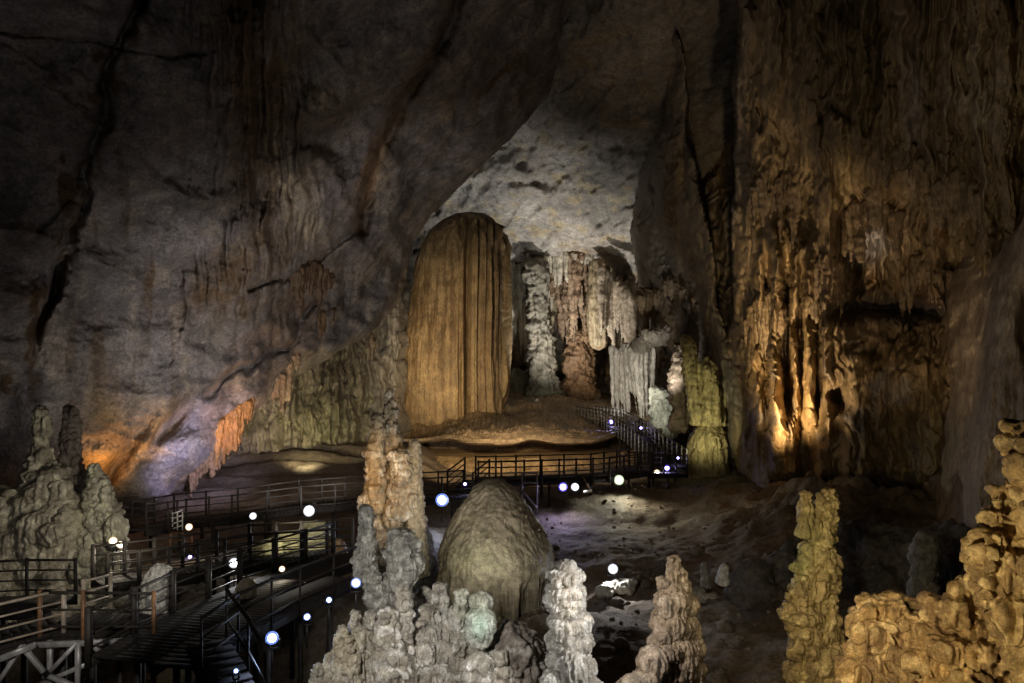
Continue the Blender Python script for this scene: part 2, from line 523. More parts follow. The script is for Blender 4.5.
def R_disp(p, U, V):
    w_ = np.stack([U / 20 + .35 * fbm(p * .3, 3, 34), 0 * U, p[..., 2]], -1)
    d = 1.6 * fbm(sc(p, .14, .14, .07), 3, 301)
    up = 1 - sstep(300, 330, V + 12 * perlin(sc(p, .3, .3, 0), 5)) * sstep(815, 850, U)
    fl = ridged(sc(w_, .42, .42, .05), 3, 307)
    d += -1.3 * fl * (.35 + .65 * up) - 1.3 * ridged(sc(w_, .22, 1, .05), 2, 306)
    d += -.2 * ridged(sc(w_, 1.1, 1.1, .12), 2, 308) - .06 * ridged(sc(w_, 3, 3, .4), 2, 309)
    d += -.38 * tiers(w_, .16, 1.2, .2, seed=39) - .12 * tiers(w_, .5, .8, .3, seed=49)
    d += .12 * fbm(sc(p, 1.0, 1.0, .35), 4, 312, .6)
    d -= .3 * bump_cells(sc(w_, .6, .45, .4), 313) * sstep(700, 850, U) * sstep(120, 260, V)
    # deep crevice
    cw = np.interp(V, [-450, 0, 120, 260, 330], [40, 32, 24, 9, 2]); cu = np.interp(V, [-450, 0, 120, 260, 330], [712, 708, 712, 722, 728])
    d += np.interp(V, [-450, 60, 200, 330], [26, 22, 12, 0]) * (1 - sstep(.8, 1.08, np.abs(U + 7 * fbm(sc(p, .2, .2, .2), 2, 8) - cu) / cw))
    # bulging boss with an undercut top
    d += -2.2 * gau(U, V, 880, 390, 80, 62) + 1.8 * np.exp(-((V - 308 - 10 * ((U - 880) / 70) ** 2) / 7) ** 2) * gau(U, V, 880, 310, 75, 60)
    d += 2.2 * gau(U, V, 850, 240, 14, 60) + 1.8 * gau(U, V, 806, 455, 10, 40) + 1.5 * gau(U, V, 838, 400, 16, 8, 35) + 1.3 * gau(U, V, 872, 352, 8, 9)
    # pair of long columns in relief
    for x, y0, w, a in ((757, 330, 7, 1.6), (775, 330, 7, 1.9), (795, 340, 6, 1.6), (808, 300, 5, 1.2), (826, 290, 6, 1.1)):
        d -= a * np.exp(-((U - x - 3 * np.sin(V / 23 + x)) / w) ** 2) * sstep(215, 260, V) * (1 - sstep(400, 470, V))
    for x in (786, 766, 801, 818):
        d += 1.8 * np.exp(-((U - x) / 3.2) ** 2) * sstep(240, 280, V) * (1 - sstep(390, 440, V))
    # tongue in relief upper wall
    d -= 1.3 * gau(U, V, 832, 160, 17, 60) - .9 * np.exp(-(seg_dist(U, V, [(812, 200), (812, 125), (832, 104), (852, 120)]) / 4) ** 2)
    d -= 1.2 * np.exp(-(seg_dist(U, V, [(905, 380), (880, 400), (848, 392), (812, 372)]) / 6) ** 2) * 0
    # undercut at the foot
    d += 3.0 * sstep(470, 495, V) * (U > 770) - 1.0 * gau(U, V, 765, 485, 22, 12)
    d += 2.5 * gau(U, V, 728, 440, 9, 40)
    e = U - R_edge(V)
    d += 2.2 * np.exp(-np.clip(e, 0, None) / 8.0)
    return d


def R_color(p, U, V):
    n = fbm(sc(p, .3, .3, .2), 4, 320)
    w_ = np.stack([U / 20, 0 * U, p[..., 2]], -1)
    n2 = fbm(sc(w_, .9, .9, .14), 4, 325)
    n3 = fbm(sc(w_, .8, .7, .5), 4, 328)
    c = np.tile(np.array((.25, .185, .105)), U.shape + (1,)) * (1 + .5 * n[..., None])
    c = mixc(c, (.38, .29, .16), n2 * 1.3)
    c = mixc(c, (.27, .25, .24), sstep(.12, .4, n3) * sstep(300, 400, V) * .7)
    c = mixc(c, (.34, .17, .08), sstep(.1, .5, n3) * gau(U, V, 920, 260, 80, 50) * .7)
    c = mixc(c, (.50, .47, .48), 1.4 * gau(U, V, 870, 245, 20, 14, -35) + .6 * gau(U, V, 912, 110, 9, 70))
    c = mixc(c, (.38, .33, .25), .8 * sstep(0, .4, n) * gau(U, V, 975, 150, 50, 90))
    c = mixc(c, (.42, .28, .13), .9 * gau(U, V, 775, 420, 50, 70) * (.7 + n2))  # orange glow on the lower wall painted into the colour
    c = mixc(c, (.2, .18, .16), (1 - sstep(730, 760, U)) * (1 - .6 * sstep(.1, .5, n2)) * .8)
    c = mixc(c, (.16, .145, .14), gau(U, V, 900, 310, 70, 12))  # shadow at the boss overhang painted as a dark band
    return c


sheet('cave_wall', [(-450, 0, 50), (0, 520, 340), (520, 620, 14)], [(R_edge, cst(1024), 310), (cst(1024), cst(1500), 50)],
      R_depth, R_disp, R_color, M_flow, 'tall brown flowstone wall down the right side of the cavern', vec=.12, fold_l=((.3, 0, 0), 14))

# ---- smooth buttress on the far right
S_edge = curve([(-450, 1300), (60, 1120), (150, 1060), (190, 1030), (240, 1008), (300, 988), (350, 979), (400, 974), (460, 968), (500, 962), (560, 955)])
sheet('cave_wall', [(-450, 0, 20), (0, 560, 220)], [(S_edge, lambda v: S_edge(v) + 120, 90), (lambda v: S_edge(v) + 120, cst(1500), 30)],
      TPS([(1000, -400, 16), (1500, -400, 14), (1500, 600, 12), (970, 400, 26), (1000, 250, 25), (1100, 400, 21), (970, 540, 26), (1100, 200, 21), (1060, 100, 23)]),
      lambda p, U, V: .6 * fbm(sc(p, .3, .3, .12), 3, 401) + .12 * ridged(sc(p, 2.2, 2.2, .3), 3, 403) + .1 * fbm(sc(p, 2, 2, 2), 4, 404) + 2.0 * np.exp(-np.clip(U - S_edge(V), 0, None) / 9.0) + 1.5 * gau(U, V, 1026, 320, 8, 40),
      lambda p, U, V: np.tile(np.array((.34, .27, .20)), U.shape + (1,)) * (1 + .35 * fbm(sc(p, 1, 1, .3), 4, 405)[..., None]),
      M_flow, 'smooth tan buttress standing forward at the right edge', vec=.08, fold_l=((.3, 0, 0), 6))


# ------------------------------------------------------------------ cave floor
def floor_z(X, Yw):
    p = np.stack([X, Yw, np.zeros_like(X)], -1)
    z = .5 * fbm(p * .12, 3, 501) + .10 * fbm(p * .8, 6, 502, .66) + .3 * np.abs(fbm(sc(p, .16, .3, 1), 2, 503))
    z = z - .25
    # pit beneath the near walkway
    z -= 4.2 * (1 - sstep(-5.5, -3.0, X + .0 * Yw)) * (1 - sstep(22, 30, Yw))
    z -= 1.6 * np.exp(-((X - 1.5) / 5) ** 2 - ((Yw - 17) / 5) ** 2)
    z += 2.2 * np.exp(-((X - 15) / 5.0) ** 2 - ((Yw - 34) / 4.5) ** 2) * (1 + .5 * fbm(p * .5, 4, 506))
    z += .9 * np.exp(-((X - 7) / 8) ** 2 - ((Yw - 42) / 3.2) ** 2)
    rub = sstep(8, 12, X) * (1 - sstep(38, 46, Yw))
    z += rub * (.75 * bump_cells(p * .8, 507) + .35 * bump_cells(p * 2.1, 508))
    # stepped bank on the far left under the slab
    bank = sstep(38, 56, Yw) * (1 - sstep(-8, -4, X))
    z += bank * (1.6 + .5 * np.floor(Yw / 2.2) * .0 + .25 * np.sin(Yw * 2.6))
    z += 2.2 * sstep(24, 34, X) + 1.5 * (1 - sstep(-26, -18, X)) * sstep(24, 30, Yw)
    z += 1.2 * np.exp(-((X - 16) / 4) ** 2 - ((Yw - 46) / 4) ** 2)
    return z


yy = np.concatenate([np.linspace(6, 16, 30, endpoint=False), 16 * (70 / 16) ** np.linspace(0, 1, 420, endpoint=False), np.linspace(70, 115, 40)])
xx = np.linspace(-1, 1, 620)
YY = np.repeat(yy[:, None], len(xx), 1)
XX = xx[None] * (12 + YY * .95)
ZZ = floor_z(XX, YY)
pf = np.stack([XX, YY, ZZ], -1)
nn = fbm(sc(pf, .3, .3, .3), 4, 510)
Uf, Vf = proj(pf)
cf = np.tile(np.array((.19, .145, .105)), XX.shape + (1,)) * (1 + .5 * nn[..., None])
cf = mixc(cf, (.3, .25, .2), sstep(.0, .5, fbm(sc(pf, .3, .4, 1), 4, 511)) * .8)
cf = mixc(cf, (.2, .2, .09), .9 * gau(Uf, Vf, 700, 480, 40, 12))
cf = mixc(cf, (.5, .48, .46), .9 * gau(Uf, Vf, 448, 522, 20, 9))  # painted pool of light below the blue lamp
o = mesh_np('cave_floor', pf.reshape(-1, 3), grid_faces(*XX.shape), M_floor, cf.reshape(-1, 3))
set_props(o, 'uneven dark earthen floor across the bottom of the cavern', 'cave floor', kind='structure')


def fz(x, y):
    return float(floor_z(np.array([float(x)]), np.array([float(y)]))[0])


def rubble():
    q = random.Random(77); base = []
    n1, n2 = 6, 9
    Vs, Fs = [], []
    k = 0
    for _ in range(1500):
        y = 17 * (52 / 17) ** q.random(); x = q.uniform(-.08, .52) * y
        if q.random() > .25 + .75 * sstep(.1, .5, abs(fbm(np.array([[x * .35, y * .35, 0]]), 2, 88))[0]): continue
        sz = q.uniform(.03, .11) * (2.6 if q.random() < .1 else 1); z = fz(x, y)
        sx, sy, sz2 = sz * q.uniform(.8, 1.6), sz * q.uniform(.7, 1.3), sz * q.uniform(.5, 1.0); a = q.uniform(0, 6.28)
        for i in range(n1 + 1):
            ph = math.pi * i / n1
            for j in range(n2):
                th = 2 * math.pi * j / n2
                w = q.uniform(.8, 1.15)
                X = sx * math.sin(ph) * math.cos(th) * w; Y_ = sy * math.sin(ph) * math.sin(th) * w
                Vs.append((x + X * math.cos(a) - Y_ * math.sin(a), y + X * math.sin(a) + Y_ * math.cos(a), z + sz2 * .4 + sz2 * math.cos(ph) * w))
        for i in range(n1):
            for j in range(n2): Fs.append((k + i * n2 + j, k + (i + 1) * n2 + j, k + (i + 1) * n2 + (j + 1) % n2, k + i * n2 + (j + 1) % n2))
        k += (n1 + 1) * n2
    c = np.tile(np.array((.22, .18, .14)), (len(Vs), 1)) * (1 + .5 * perlin(np.array(Vs) * 1.3, 3))[:, None]
    o = mesh_np('floor_rubble', np.array(Vs), Fs, M_floor, c, smooth=False)
    set_props(o, 'small loose stones and grit scattered over the dark cave floor', 'rubble', kind='stuff')


rubble()

# ------------------------------------------------------------------ terrace under the great column
def terrace():
    prof = np.array([(53.6, -1.6), (53.8, -.6), (54.0, .25), (54.6, .62), (57.2, .80), (57.8, 1.2), (57.2, 1.62), (53.6, 1.75), (53.0, 1.95), (53.3, 2.2), (54.6, 2.4), (56.5, 2.62), (60, 2.9), (66, 3.1), (76, 3.2), (96, 3.3)])
    t = np.concatenate([[0], np.cumsum(np.hypot(*np.diff(prof, axis=0).T))])
    tt = np.unique(np.concatenate([np.linspace(0, t[-5], 170), np.linspace(t[-5], t[-1], 60)]))
    py_, pz_ = np.interp(tt, t, prof[:, 0]), np.interp(tt, t, prof[:, 1])
    us = np.linspace(-9.5, 16, 420)
    X = np.repeat(us[None], len(tt), 0)
    Yt = np.repeat(py_[:, None], len(us), 1); Z = np.repeat(pz_[:, None], len(us), 1)
    Yt = Yt + 2.2 * ((X - 1) / 10) ** 2 * (Yt < 60)
    rt = sstep(3.0, 8.5, X)                # the undercut dies out to the right and the rim curls back
    Yt = Yt + rt * 0.12 * (X - 3.0) ** 2 * .5
    dark = np.exp(-((Z - 1.2) / .7) ** 2) * (Yt > 54)
    Yt = Yt - dark * rt * 2.2 * 0
    top = sstep(2.1, 2.6, Z)
    pn = np.stack([X, Yt, 0 * X], -1)
    Z = Z + top * (.35 * np.exp(-((X + 1.6) / 2.2) ** 2 - ((Yt - 60) / 3.0) ** 2) - 1.35 * (1 - sstep(-8.5, -2.0, X)) * np.exp(-((Yt - 58) / 12) ** 2) - .5 * sstep(4, 9, X) - .35 * np.exp(-((Yt - 62) / 7) ** 2) + .35 * fbm(sc(pn, .25, .35, 1), 3, 611) + .22 * np.abs(fbm(sc(pn, .3, .9, 1), 3, 612)))
    Z = Z + .25 * fbm(sc(pn, .3, .05, 1), 2, 613) * sstep(.9, 1.8, Z)
    Yt = Yt + 1.3 * fbm(sc(pn, .22, 0, 1), 3, 614) * sstep(.9, 1.8, Z)
    p = np.stack([X, Yt, Z], -1)
    st = .10 * tiers(sc(p, 1, 1, 1) + 0, 3.2, 1.6, .05, 61) + .1 * fbm(sc(p, .5, .8, 2), 4, 601)
    p[..., 1] -= st * 1.2 + .35 * fbm(sc(p, .3, .3, .5), 3, 602)
    p[..., 2] += st * top * 2.2 + .10 * fbm(p * .7, 4, 603) * top
    p[..., 1] -= .12 * ridged(sc(p, 1.6, .5, .3), 2, 604) * (Z < .8)
    n = fbm(sc(p, .3, .4, 1.6), 4, 605)
    c = np.tile(np.array((.34, .25, .16)), X.shape + (1,)) * (1 + .5 * n[..., None])
    c = mixc(c, (.19, .15, .11), sstep(0, .5, fbm(sc(p, .25, .8, 3), 3, 606)) * top * .8)
    c = mixc(c, (.46, .32, .17), (Z < .8) * .7)
    o = mesh_np('rock_terrace', p.reshape(-1, 3), grid_faces(*X.shape), M_flow, c.reshape(-1, 3))
    set_props(o, 'broad layered rock terrace with an undercut ledge below the great column', 'rock terrace', kind='structure')


terrace()


# ------------------------------------------------------------------ formations
def lathe(spine, res=.06, nt=None, squash=1.0, round_top=True, round_bot=False):
    """spine: (x, y, z, r) from bottom to top -> closed tube mesh, sections horizontal"""
    a = np.array(spine, float)
    if a[0, 2] > a[-1, 2]: a = a[::-1]
    zs = np.arange(a[0, 2], a[-1, 2], res)
    if len(zs) < 6: zs = np.linspace(a[0, 2], a[-1, 2], 6)
    A = [np.interp(zs, a[:, 2], a[:, k]) for k in (0, 1, 3)]
    k = max(1, int(len(zs) * .02))
    if k > 1:
        ker = np.ones(2 * k + 1) / (2 * k + 1)
        A = [np.convolve(np.pad(q, k, mode='edge'), ker, 'valid') for q in A]
    x, y, r = A
    if round_top:
        h = min(r[-1] * 1.0 + 1e-3, (zs[-1] - zs[0]) * .3)
        t = np.clip((zs[-1] - zs) / h, 0, 1); r = r * np.sqrt(np.clip(1 - (1 - t) ** 2, .002, 1))
    if round_bot:
        h = min(r[0] + 1e-3, (zs[-1] - zs[0]) * .3)
        t = np.clip((zs - zs[0]) / h, 0, 1); r = r * np.sqrt(np.clip(1 - (1 - t) ** 2, .002, 1))
    nt = nt or int(max(12, min(400, 2 * math.pi * r.max() / res)))
    th = np.linspace(0, 2 * math.pi, nt, endpoint=False)
    V = np.stack([x[:, None] + r[:, None] * np.cos(th), y[:, None] + squash * r[:, None] * np.sin(th), np.repeat(zs[:, None], nt, 1)], -1)
    n = len(zs)
    i = np.arange(n * nt).reshape(n, nt); j = np.roll(i, -1, 1)
    Fq = np.stack([i[:-1], j[:-1], j[1:], i[1:]], -1).reshape(-1, 4)
    V = V.reshape(-1, 3)
    cb, ct = len(V), len(V) + 1
    V = np.vstack([V, [x[0], y[0], zs[0]], [x[-1], y[-1], zs[-1]]])
    tri = [(j[0, q], i[0, q], cb) for q in range(nt)] + [(i[-1, q], j[-1, q], ct) for q in range(nt)]
    return V, Fq, np.array(tri)


def chain(Y, pts, dy=None, **kw):
    """pts: (px, py, radius_px[, dY]) -> lathe spec"""
    sp = []
    for q in pts:
        yy_ = Y + (q[3] if len(q) > 3 else 0)
        w = P(q[0], q[1], yy_)
        sp.append((w[0], w[1], w[2], q[2] / F * yy_))
    return lathe(sp, **kw)


def medusa(Y, x, yt, rad, h, dY=0.0):
    return chain(Y + dY, [(x, yt + h, rad * .66), (x, yt + h * .8, rad * .86), (x, yt + h * .5, rad), (x, yt + h * .22, rad * .84), (x, yt + h * .05, rad * .45), (x, yt, rad * .2)], squash=1)


def stack(Y, pts, seed=0, hk=1.0, side=3, core=.78, jit=.12, srad=.42):
    """a dripstone body: a core with draped domes piled down it and smaller ones bulging from its flanks"""
    q = random.Random(seed); a = sorted(pts, key=lambda t: t[1])
    ys = [t[1] for t in a]; xs = [t[0] for t in a]; rs_ = [t[2] for t in a]; dy = [t[3] if len(t) > 3 else 0 for t in a]
    out = [chain(Y, [(t[0], t[1], t[2] * core) + tuple(t[3:]) for t in a])]
    y = ys[0] - 1
    while y < ys[-1]:
        r0 = float(np.interp(y + 4, ys, rs_)); x0 = float(np.interp(y + 4, ys, xs)); d0 = float(np.interp(y + 4, ys, dy))
        h = max(5, r0 * hk * q.uniform(.75, 1.35)); r1 = float(np.interp(y + h * .6, ys, rs_)) * q.uniform(.93, 1.08)
        x1 = float(np.interp(y + h * .5, ys, xs))
        out.append(medusa(Y, (x0 + x1) / 2 + q.uniform(-jit, jit) * r1, y, r1, h * 1.15, d0 + q.uniform(-.1, .1) * r1 / F * Y))
        for k in range(side):
            th = q.uniform(-2.9, -.25); rr_ = r1 * q.uniform(srad * .6, srad * 1.3)
            out.append(medusa(Y, x1 + math.cos(th) * (r1 - rr_ * .45), y + h * q.uniform(.0, .6), rr_, rr_ * q.uniform(1.2, 3.0), d0 + math.sin(th) * (r1 - rr_ * .5) / F * Y))
        y += h * .72
    return out


def formation(name, lathes, voxel, disp, color, mat, label, cat, group=None, parent=None, smooth_it=0):
    Vs, Fs, off = [], [], 0
    for V, Q, T in lathes:
        Vs.append(V); Fs += [tuple(int(a) + off for a in f) for f in Q] + [tuple(int(a) + off for a in f) for f in T]
        off += len(V)
    me = bpy.data.meshes.new('tmp'); me.from_pydata([tuple(v) for v in np.vstack(Vs)], [], Fs); me.update()
    ob = bpy.data.objects.new('tmp', me); COL.objects.link(ob)
    md = ob.modifiers.new('r', 'REMESH'); md.mode = 'VOXEL'; md.voxel_size = voxel; md.adaptivity = 0
    if not smooth_it and voxel < .045: smooth_it = 7
    if smooth_it:
        ms = ob.modifiers.new('s', 'SMOOTH'); ms.iterations = smooth_it; ms.factor = .6
    dg = bpy.context.evaluated_depsgraph_get(); ev = ob.evaluated_get(dg)
    m2 = bpy.data.meshes.new_from_object(ev)
    n = len(m2.vertices)
    v = np.empty(n * 3, np.float32); m2.vertices.foreach_get('co', v); v = v.reshape(-1, 3).astype(float)
    nr = np.empty(n * 3, np.float32); m2.vertex_normals.foreach_get('vector', nr); nr = nr.reshape(-1, 3)
    nl = len(m2.loops); li = np.empty(nl, np.int32); m2.loops.foreach_get('vertex_index', li)
    tot = np.empty(len(m2.polygons), np.int32); m2.polygons.foreach_get('loop_total', tot)
    bpy.data.objects.remove(ob); bpy.data.meshes.remove(me)
    d = disp(v, nr)
    v2 = v + nr * d[:, None]
    U, V_ = proj(v2)
    c = color(v2, U, V_)
    if (tot == 4).all(): faces = li.reshape(-1, 4)
    else:
        faces, k = [], 0
        for t in tot: faces.append(tuple(li[k:k + t])); k += t
    bpy.data.meshes.remove(m2)
    lo = v2.min(0); hi = v2.max(0)
    org = np.array([(lo[0] + hi[0]) / 2, (lo[1] + hi[1]) / 2, lo[2]])
    o = mesh_np(name, v2, faces, mat, c, parent=parent, origin=org if parent is None else np.array(parent.location))
    if parent is not None: o.location = (0, 0, 0)
    if parent is None: set_props(o, label, cat, group)
    return o


def dsp(amp_t=.2, ft=1.5, amp_f=.1, ff=2.0, amp_n=.1, fn=1.0, amp_c=0, fc=2.0, seed=0, warp=.5, drip=.35, fine=.02, df=9.0, shear=0.0):
    """stacked drip shelves: every tier is a dome whose skirt is fluted and ends in a toothed, undercut hem"""
    def f(v, nr):
        w = v.copy(); w[:, 2] = v[:, 2] + shear * v[:, 0]
        side = np.clip(1.25 - np.abs(nr[:, 2]), 0, 1)
        d = amp_n * fbm(v * fn, 4, seed + 1, .55)
        if amp_t:
            for k, (a, q) in enumerate(((1.0, 1.0), (.42, 2.3))):
                teeth = perlin(sc(w, df * (1 + .4 * k), df * (1 + .4 * k), .8), seed + 6 + k)
                t = w[:, 2] * ft * q + warp * 1.6 * fbm(sc(w, 1.1, 1.1, .5), 2, seed + k) + drip * teeth + .3 * drip * perlin(sc(w, df * 2.3, df * 2.3, 1), seed + 9)
                t = t - np.floor(t)
                shape = sstep(0, .09, t) * np.sqrt(np.clip(1 - t ** 1.8, 0, 1))
                flute = (1 - t) ** 1.2 * sstep(0, .1, t) * (.28 * teeth + .14 * perlin(sc(w, df * 2, df * 2, 1.0), seed + 12))
                d = d + side * amp_t * a * (shape - .6 + flute)
        if amp_f: d = d + side * amp_f * (ridged(sc(w, ff, ff, ff * .1), 2, seed + 2) - .4)
        if amp_c: d = d + amp_c * (bump_cells(sc(w, fc, fc, fc * .7), seed + 3) - .5)
        if fine: d = d + fine * ridged(sc(v, 6, 6, 3), 3, seed + 4) + fine * .5 * fbm(v * 14, 2, seed + 14)
        return d
    return f


def colr(a, b, f=1.0, seed=0, patches=(), c3=None, streak=.3):
    def g(v, U, V):
        n = fbm(sc(v, f, f, f * streak), 4, seed + 700)
        m = fbm(v * f * 2.2, 3, seed + 710)
        c = np.tile(np.array(a, float), (len(v), 1))
        c = mixc(c, b, .5 + 1.1 * n)
        if c3 is not None: c = mixc(c, c3, sstep(.05, .45, m))
        for (x, y, rx, ry, col, k) in patches: c = mixc(c, col, k * gau(U, V, x, y, rx, ry))
        return c * (1 + .25 * m[:, None])
    return g


# the great column -----------------------------------------------------
def great_column():
    Y = 66.0
    Lp = curve([(212, 468), (214, 455), (220, 443), (232, 430), (246, 422), (262, 416), (300, 411), (340, 405), (380, 398), (410, 393), (430, 392), (448, 392)])
    Rp = curve([(212, 472), (214, 486), (219, 494), (228, 500), (240, 504), (258, 508), (300, 508), (350, 506), (390, 503), (410, 501), (425, 504), (446, 512)])
    vs = np.concatenate([np.linspace(212, 232, 30, endpoint=False), np.linspace(232, 448, 260)])
    nt = 520
    th = np.linspace(0, 2 * np.pi, nt, endpoint=False)
    l, r = Lp(vs) / F, Rp(vs) / F
    cx = ((l + r) / 2 - 512 / F) * Y; rad = (r - l) / 2 * Y
    Z = CZ - (vs - 341.5) / F * Y
    ct, sn = np.cos(th), np.sin(th)
    # squarish ellipse section
    k = (np.abs(ct) ** 2.15 + np.abs(sn) ** 2.15) ** (-1 / 2.15)
    X = cx[:, None] + rad[:, None] * k * ct
    Yy = Y + .62 * rad[:, None] * k * sn
    p = np.stack([X, Yy, np.repeat(Z[:, None], nt, 1)], -1)
    U = 512 + p[..., 0] / Y * F
    nrm = np.stack([ct * 1.0 + 0 * X, sn + 0 * X, 0 * X], -1)
    fl = ridged(sc(p, .75, .75, .012), 2, 801)
    right = sstep(448, 475, U)
    fold = ridged(sc(p, 1.2, .9, .015) , 2, 805)
    d = .10 * fbm(sc(p, .12, .12, .12), 2, 800) + (.0 + .40 * right) * (fl - .3) + .05 * fbm(sc(p, .8, .8, .5), 4, 813) + .25 * right * (fold - .3) - .5 * np.exp(-((U - 470) / 2.6) ** 2) - .45 * np.exp(-((U - 480) / 1.5) ** 2) - .4 * np.exp(-((U - 487) / 1.3) ** 2) - .3 * np.exp(-((U - 500) / 1.2) ** 2) - .35 * np.exp(-((U - 462) / 1.8) ** 2) - .4 * np.exp(-((U - 494) / 2.) ** 2) * 1
    d += .03 * ridged(sc(p, 3.4, 3.4, .1), 2, 807) + .035 * tiers(p, 1.3, .6, .3, 71)
    taper = np.clip((448 - vs) / 30, 0, 1)[:, None] * np.clip((vs - 212) / 12, 0, 1)[:, None]
    p = p + nrm * (d * taper)[..., None]
    n = fbm(sc(p, 2.2, 2.2, .06), 4, 810) + .4 * fbm(sc(p, .5, .5, .9), 3, 811); m = fbm(sc(p, .2, .2, .25), 3, 812)
    c = np.tile(np.array((.31, .22, .12)), X.shape + (1,)) * (1 + .35 * m[..., None])
    c = mixc(c, (.20, .13, .065), sstep(0, .5, n) * .9)
    c = mixc(c, (.42, .31, .16), sstep(.05, .5, -n) * .6)
    c = mixc(c, (.16, .12, .07), (1 - sstep(214, 290, 341.5 - (p[..., 2] - CZ) / Y * F)) * .8)  # dim, unlit upper part painted into the column colour
    nr, nc = X.shape
    i = np.arange(nr * nc).reshape(nr, nc); j = np.roll(i, -1, 1)
    Fq = np.stack([i[:-1], i[1:], j[1:], j[:-1]], -1).reshape(-1, 4)
    faces = [tuple(f) for f in Fq.tolist()] + [tuple(i[0][::1].tolist())]
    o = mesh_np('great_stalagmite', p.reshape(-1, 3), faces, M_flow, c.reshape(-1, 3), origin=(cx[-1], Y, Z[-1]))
    set_props(o, 'colossal smooth brown stalagmite with a rounded top rising from the terrace', 'stalagmite')


great_column()

ORG = (.55, .36, .18)
# orange-lit column left of centre
formation('rock_column', stack(29, [(398, 585, 33), (396, 560, 29), (395, 520, 25), (393, 500, 23), (392, 480, 19), (393, 462, 16), (390, 448, 15), (392, 438, 10), (389, 424, 8), (391, 412, 7), (390, 402, 5), (390, 390, 3)], 21, hk=.9, side=3)
          + stack(28.3, [(377, 500, 14), (376, 470, 10), (375, 450, 9), (379, 434, 6), (377, 414, 4)], 22, side=1) + stack(28.1, [(404, 500, 15), (403, 470, 14), (401, 448, 11)], 23, side=2), .034,
          dsp(.10, 1.3, .07, 5, .05, 1.3, .0, 2.3, seed=11, fine=.01, df=6), colr((.50, .40, .26), (.36, .29, .2), .9, 1, [(372, 480, 8, 36, (.52, .34, .15), .7), (395, 575, 60, 30, (.16, .15, .13), .9), (390, 415, 30, 22, (.24, .2, .14), .7)], c3=(.62, .56, .45)), M_near,  # patches paint orange light on the left side and a dim tip
          'thick lumpy ochre column tapering to a knobbly tip left of the great stalagmite', 'rock column')
formation('stalagmite', [chain(28, [(417, 575, 13), (416, 540, 10), (415, 500, 7.5), (415, 470, 6), (415, 445, 4.8), (414, 438, 4)])], .04,
          dsp(.05, 3.5, .02, 6, .05, 2.5, .03, 6, seed=12), colr((.42, .35, .24), (.3, .25, .16), 2, 2), M_near,
          'slim straight pole-like stalagmite close against the ochre column', 'stalagmite')
# dark lumpy pillar in front of it
formation('stalagmite', stack(21, [(398, 650, 26), (390, 618, 16), (391, 600, 13), (398, 582, 16), (404, 562, 18), (404, 548, 18), (403, 535, 14), (402, 528, 8)], 24, hk=.9, side=3)
          + stack(20.7, [(380, 612, 10), (375, 590, 10), (368, 572, 12), (364, 558, 11), (367, 542, 9), (365, 526, 8), (366, 515, 7), (365, 506, 4)], 25, hk=1.0, side=2), .025,
          dsp(.05, 1.9, .05, 8, .04, 1.6, .0, 4.0, seed=13, fine=.007, df=9), colr((.38, .36, .31), (.26, .25, .22), 2, 3, c3=(.48, .46, .41)), M_near,
          'grey knobbly stalagmite with two fused heads in front of the ochre column', 'stalagmite')
# the dome
formation('dome_stalagmite', [chain(27.5, [(497, 610, 60), (497, 590, 59), (497, 570, 57), (496, 547, 53), (495, 530, 47), (494, 514, 38), (494, 500, 27), (493, 491, 20), (493, 484, 15), (493, 480, 10)])], .06,
          lambda v, nr: .03 * ridged(sc(v, 3, 3, .3), 3, 21) + .012 * ridged(sc(v, 5, 5, 2), 3, 27) + .12 * fbm(v * .6, 3, 22) + .05 * tiers(v, 2.2, .8, .5, 23) * sstep(3.2, 1.5, -v[:, 2] + 3) + .02 * bump_cells(sc(v, 4, 4, 3), 24)
          - .35 * ridged(sc(v, 1.4, 1.4, .2), 2, 26) * (1 - sstep(.3, 1.2, v[:, 2])),
          colr((.33, .28, .20), (.25, .21, .14), 1.2, 4, [(510, 520, 30, 30, (.24, .19, .14), .6), (480, 560, 36, 24, (.36, .34, .2), .6)]), M_near,  # patches paint the lit lower left and the dimmer right side
          'large bell-shaped greenish dome stalagmite in front of the blue-lit walkway', 'stalagmite')
formation('stalagmite', [chain(28.5, [(420, 600, 18), (420, 560, 16), (419, 535, 12), (417, 522, 7)])], .05,
          dsp(.05, 2, .04, 4, .08, 1.5, seed=15), colr((.10, .09, .09), (.08, .08, .08), 2, 5), M_near,
          'smooth dark hump between the ochre column and the dome', 'stalagmite')

# foreground cluster bottom centre
CW = colr((.50, .46, .39), (.34, .30, .24), 1.8, 6, [(480, 625, 14, 18, (.46, .58, .48), 1), (470, 600, 20, 20, (.4, .43, .3), .5), (340, 650, 30, 40, (.42, .36, .25), .8)], c3=(.56, .53, .48))
cl = []
rs = random.Random(5)
for (x, y, r, t) in ((430, 660, 26, 604), (408, 650, 22, 592), (450, 660, 22, 606), (388, 660, 16, 608), (415, 700, 34, 640), (468, 700, 28, 648), (362, 690, 20, 626), (440, 640, 13, 584), (462, 640, 10, 590),
                     (347, 690, 13, 636), (332, 695, 12, 652), (318, 695, 8, 664), (372, 670, 10, 612), (402, 640, 10, 584), (342, 660, 8, 626), (425, 640, 10, 588), (500, 700, 16, 650), (354, 650, 6, 612), (393, 690, 18, 640), (445, 690, 16, 640)):
    Yc = 15.5 + rs.uniform(-.6, .6) - (t - 600) * .012
    cl += stack(Yc, [(x, y + 40, r * 1.15), (x, y, r), (x + rs.uniform(-3, 3), (y + t) / 2, r * .82), (x, t + r * .4, r * .6), (x, t, r * .3)], int(x), hk=1.5, side=2, srad=.36)
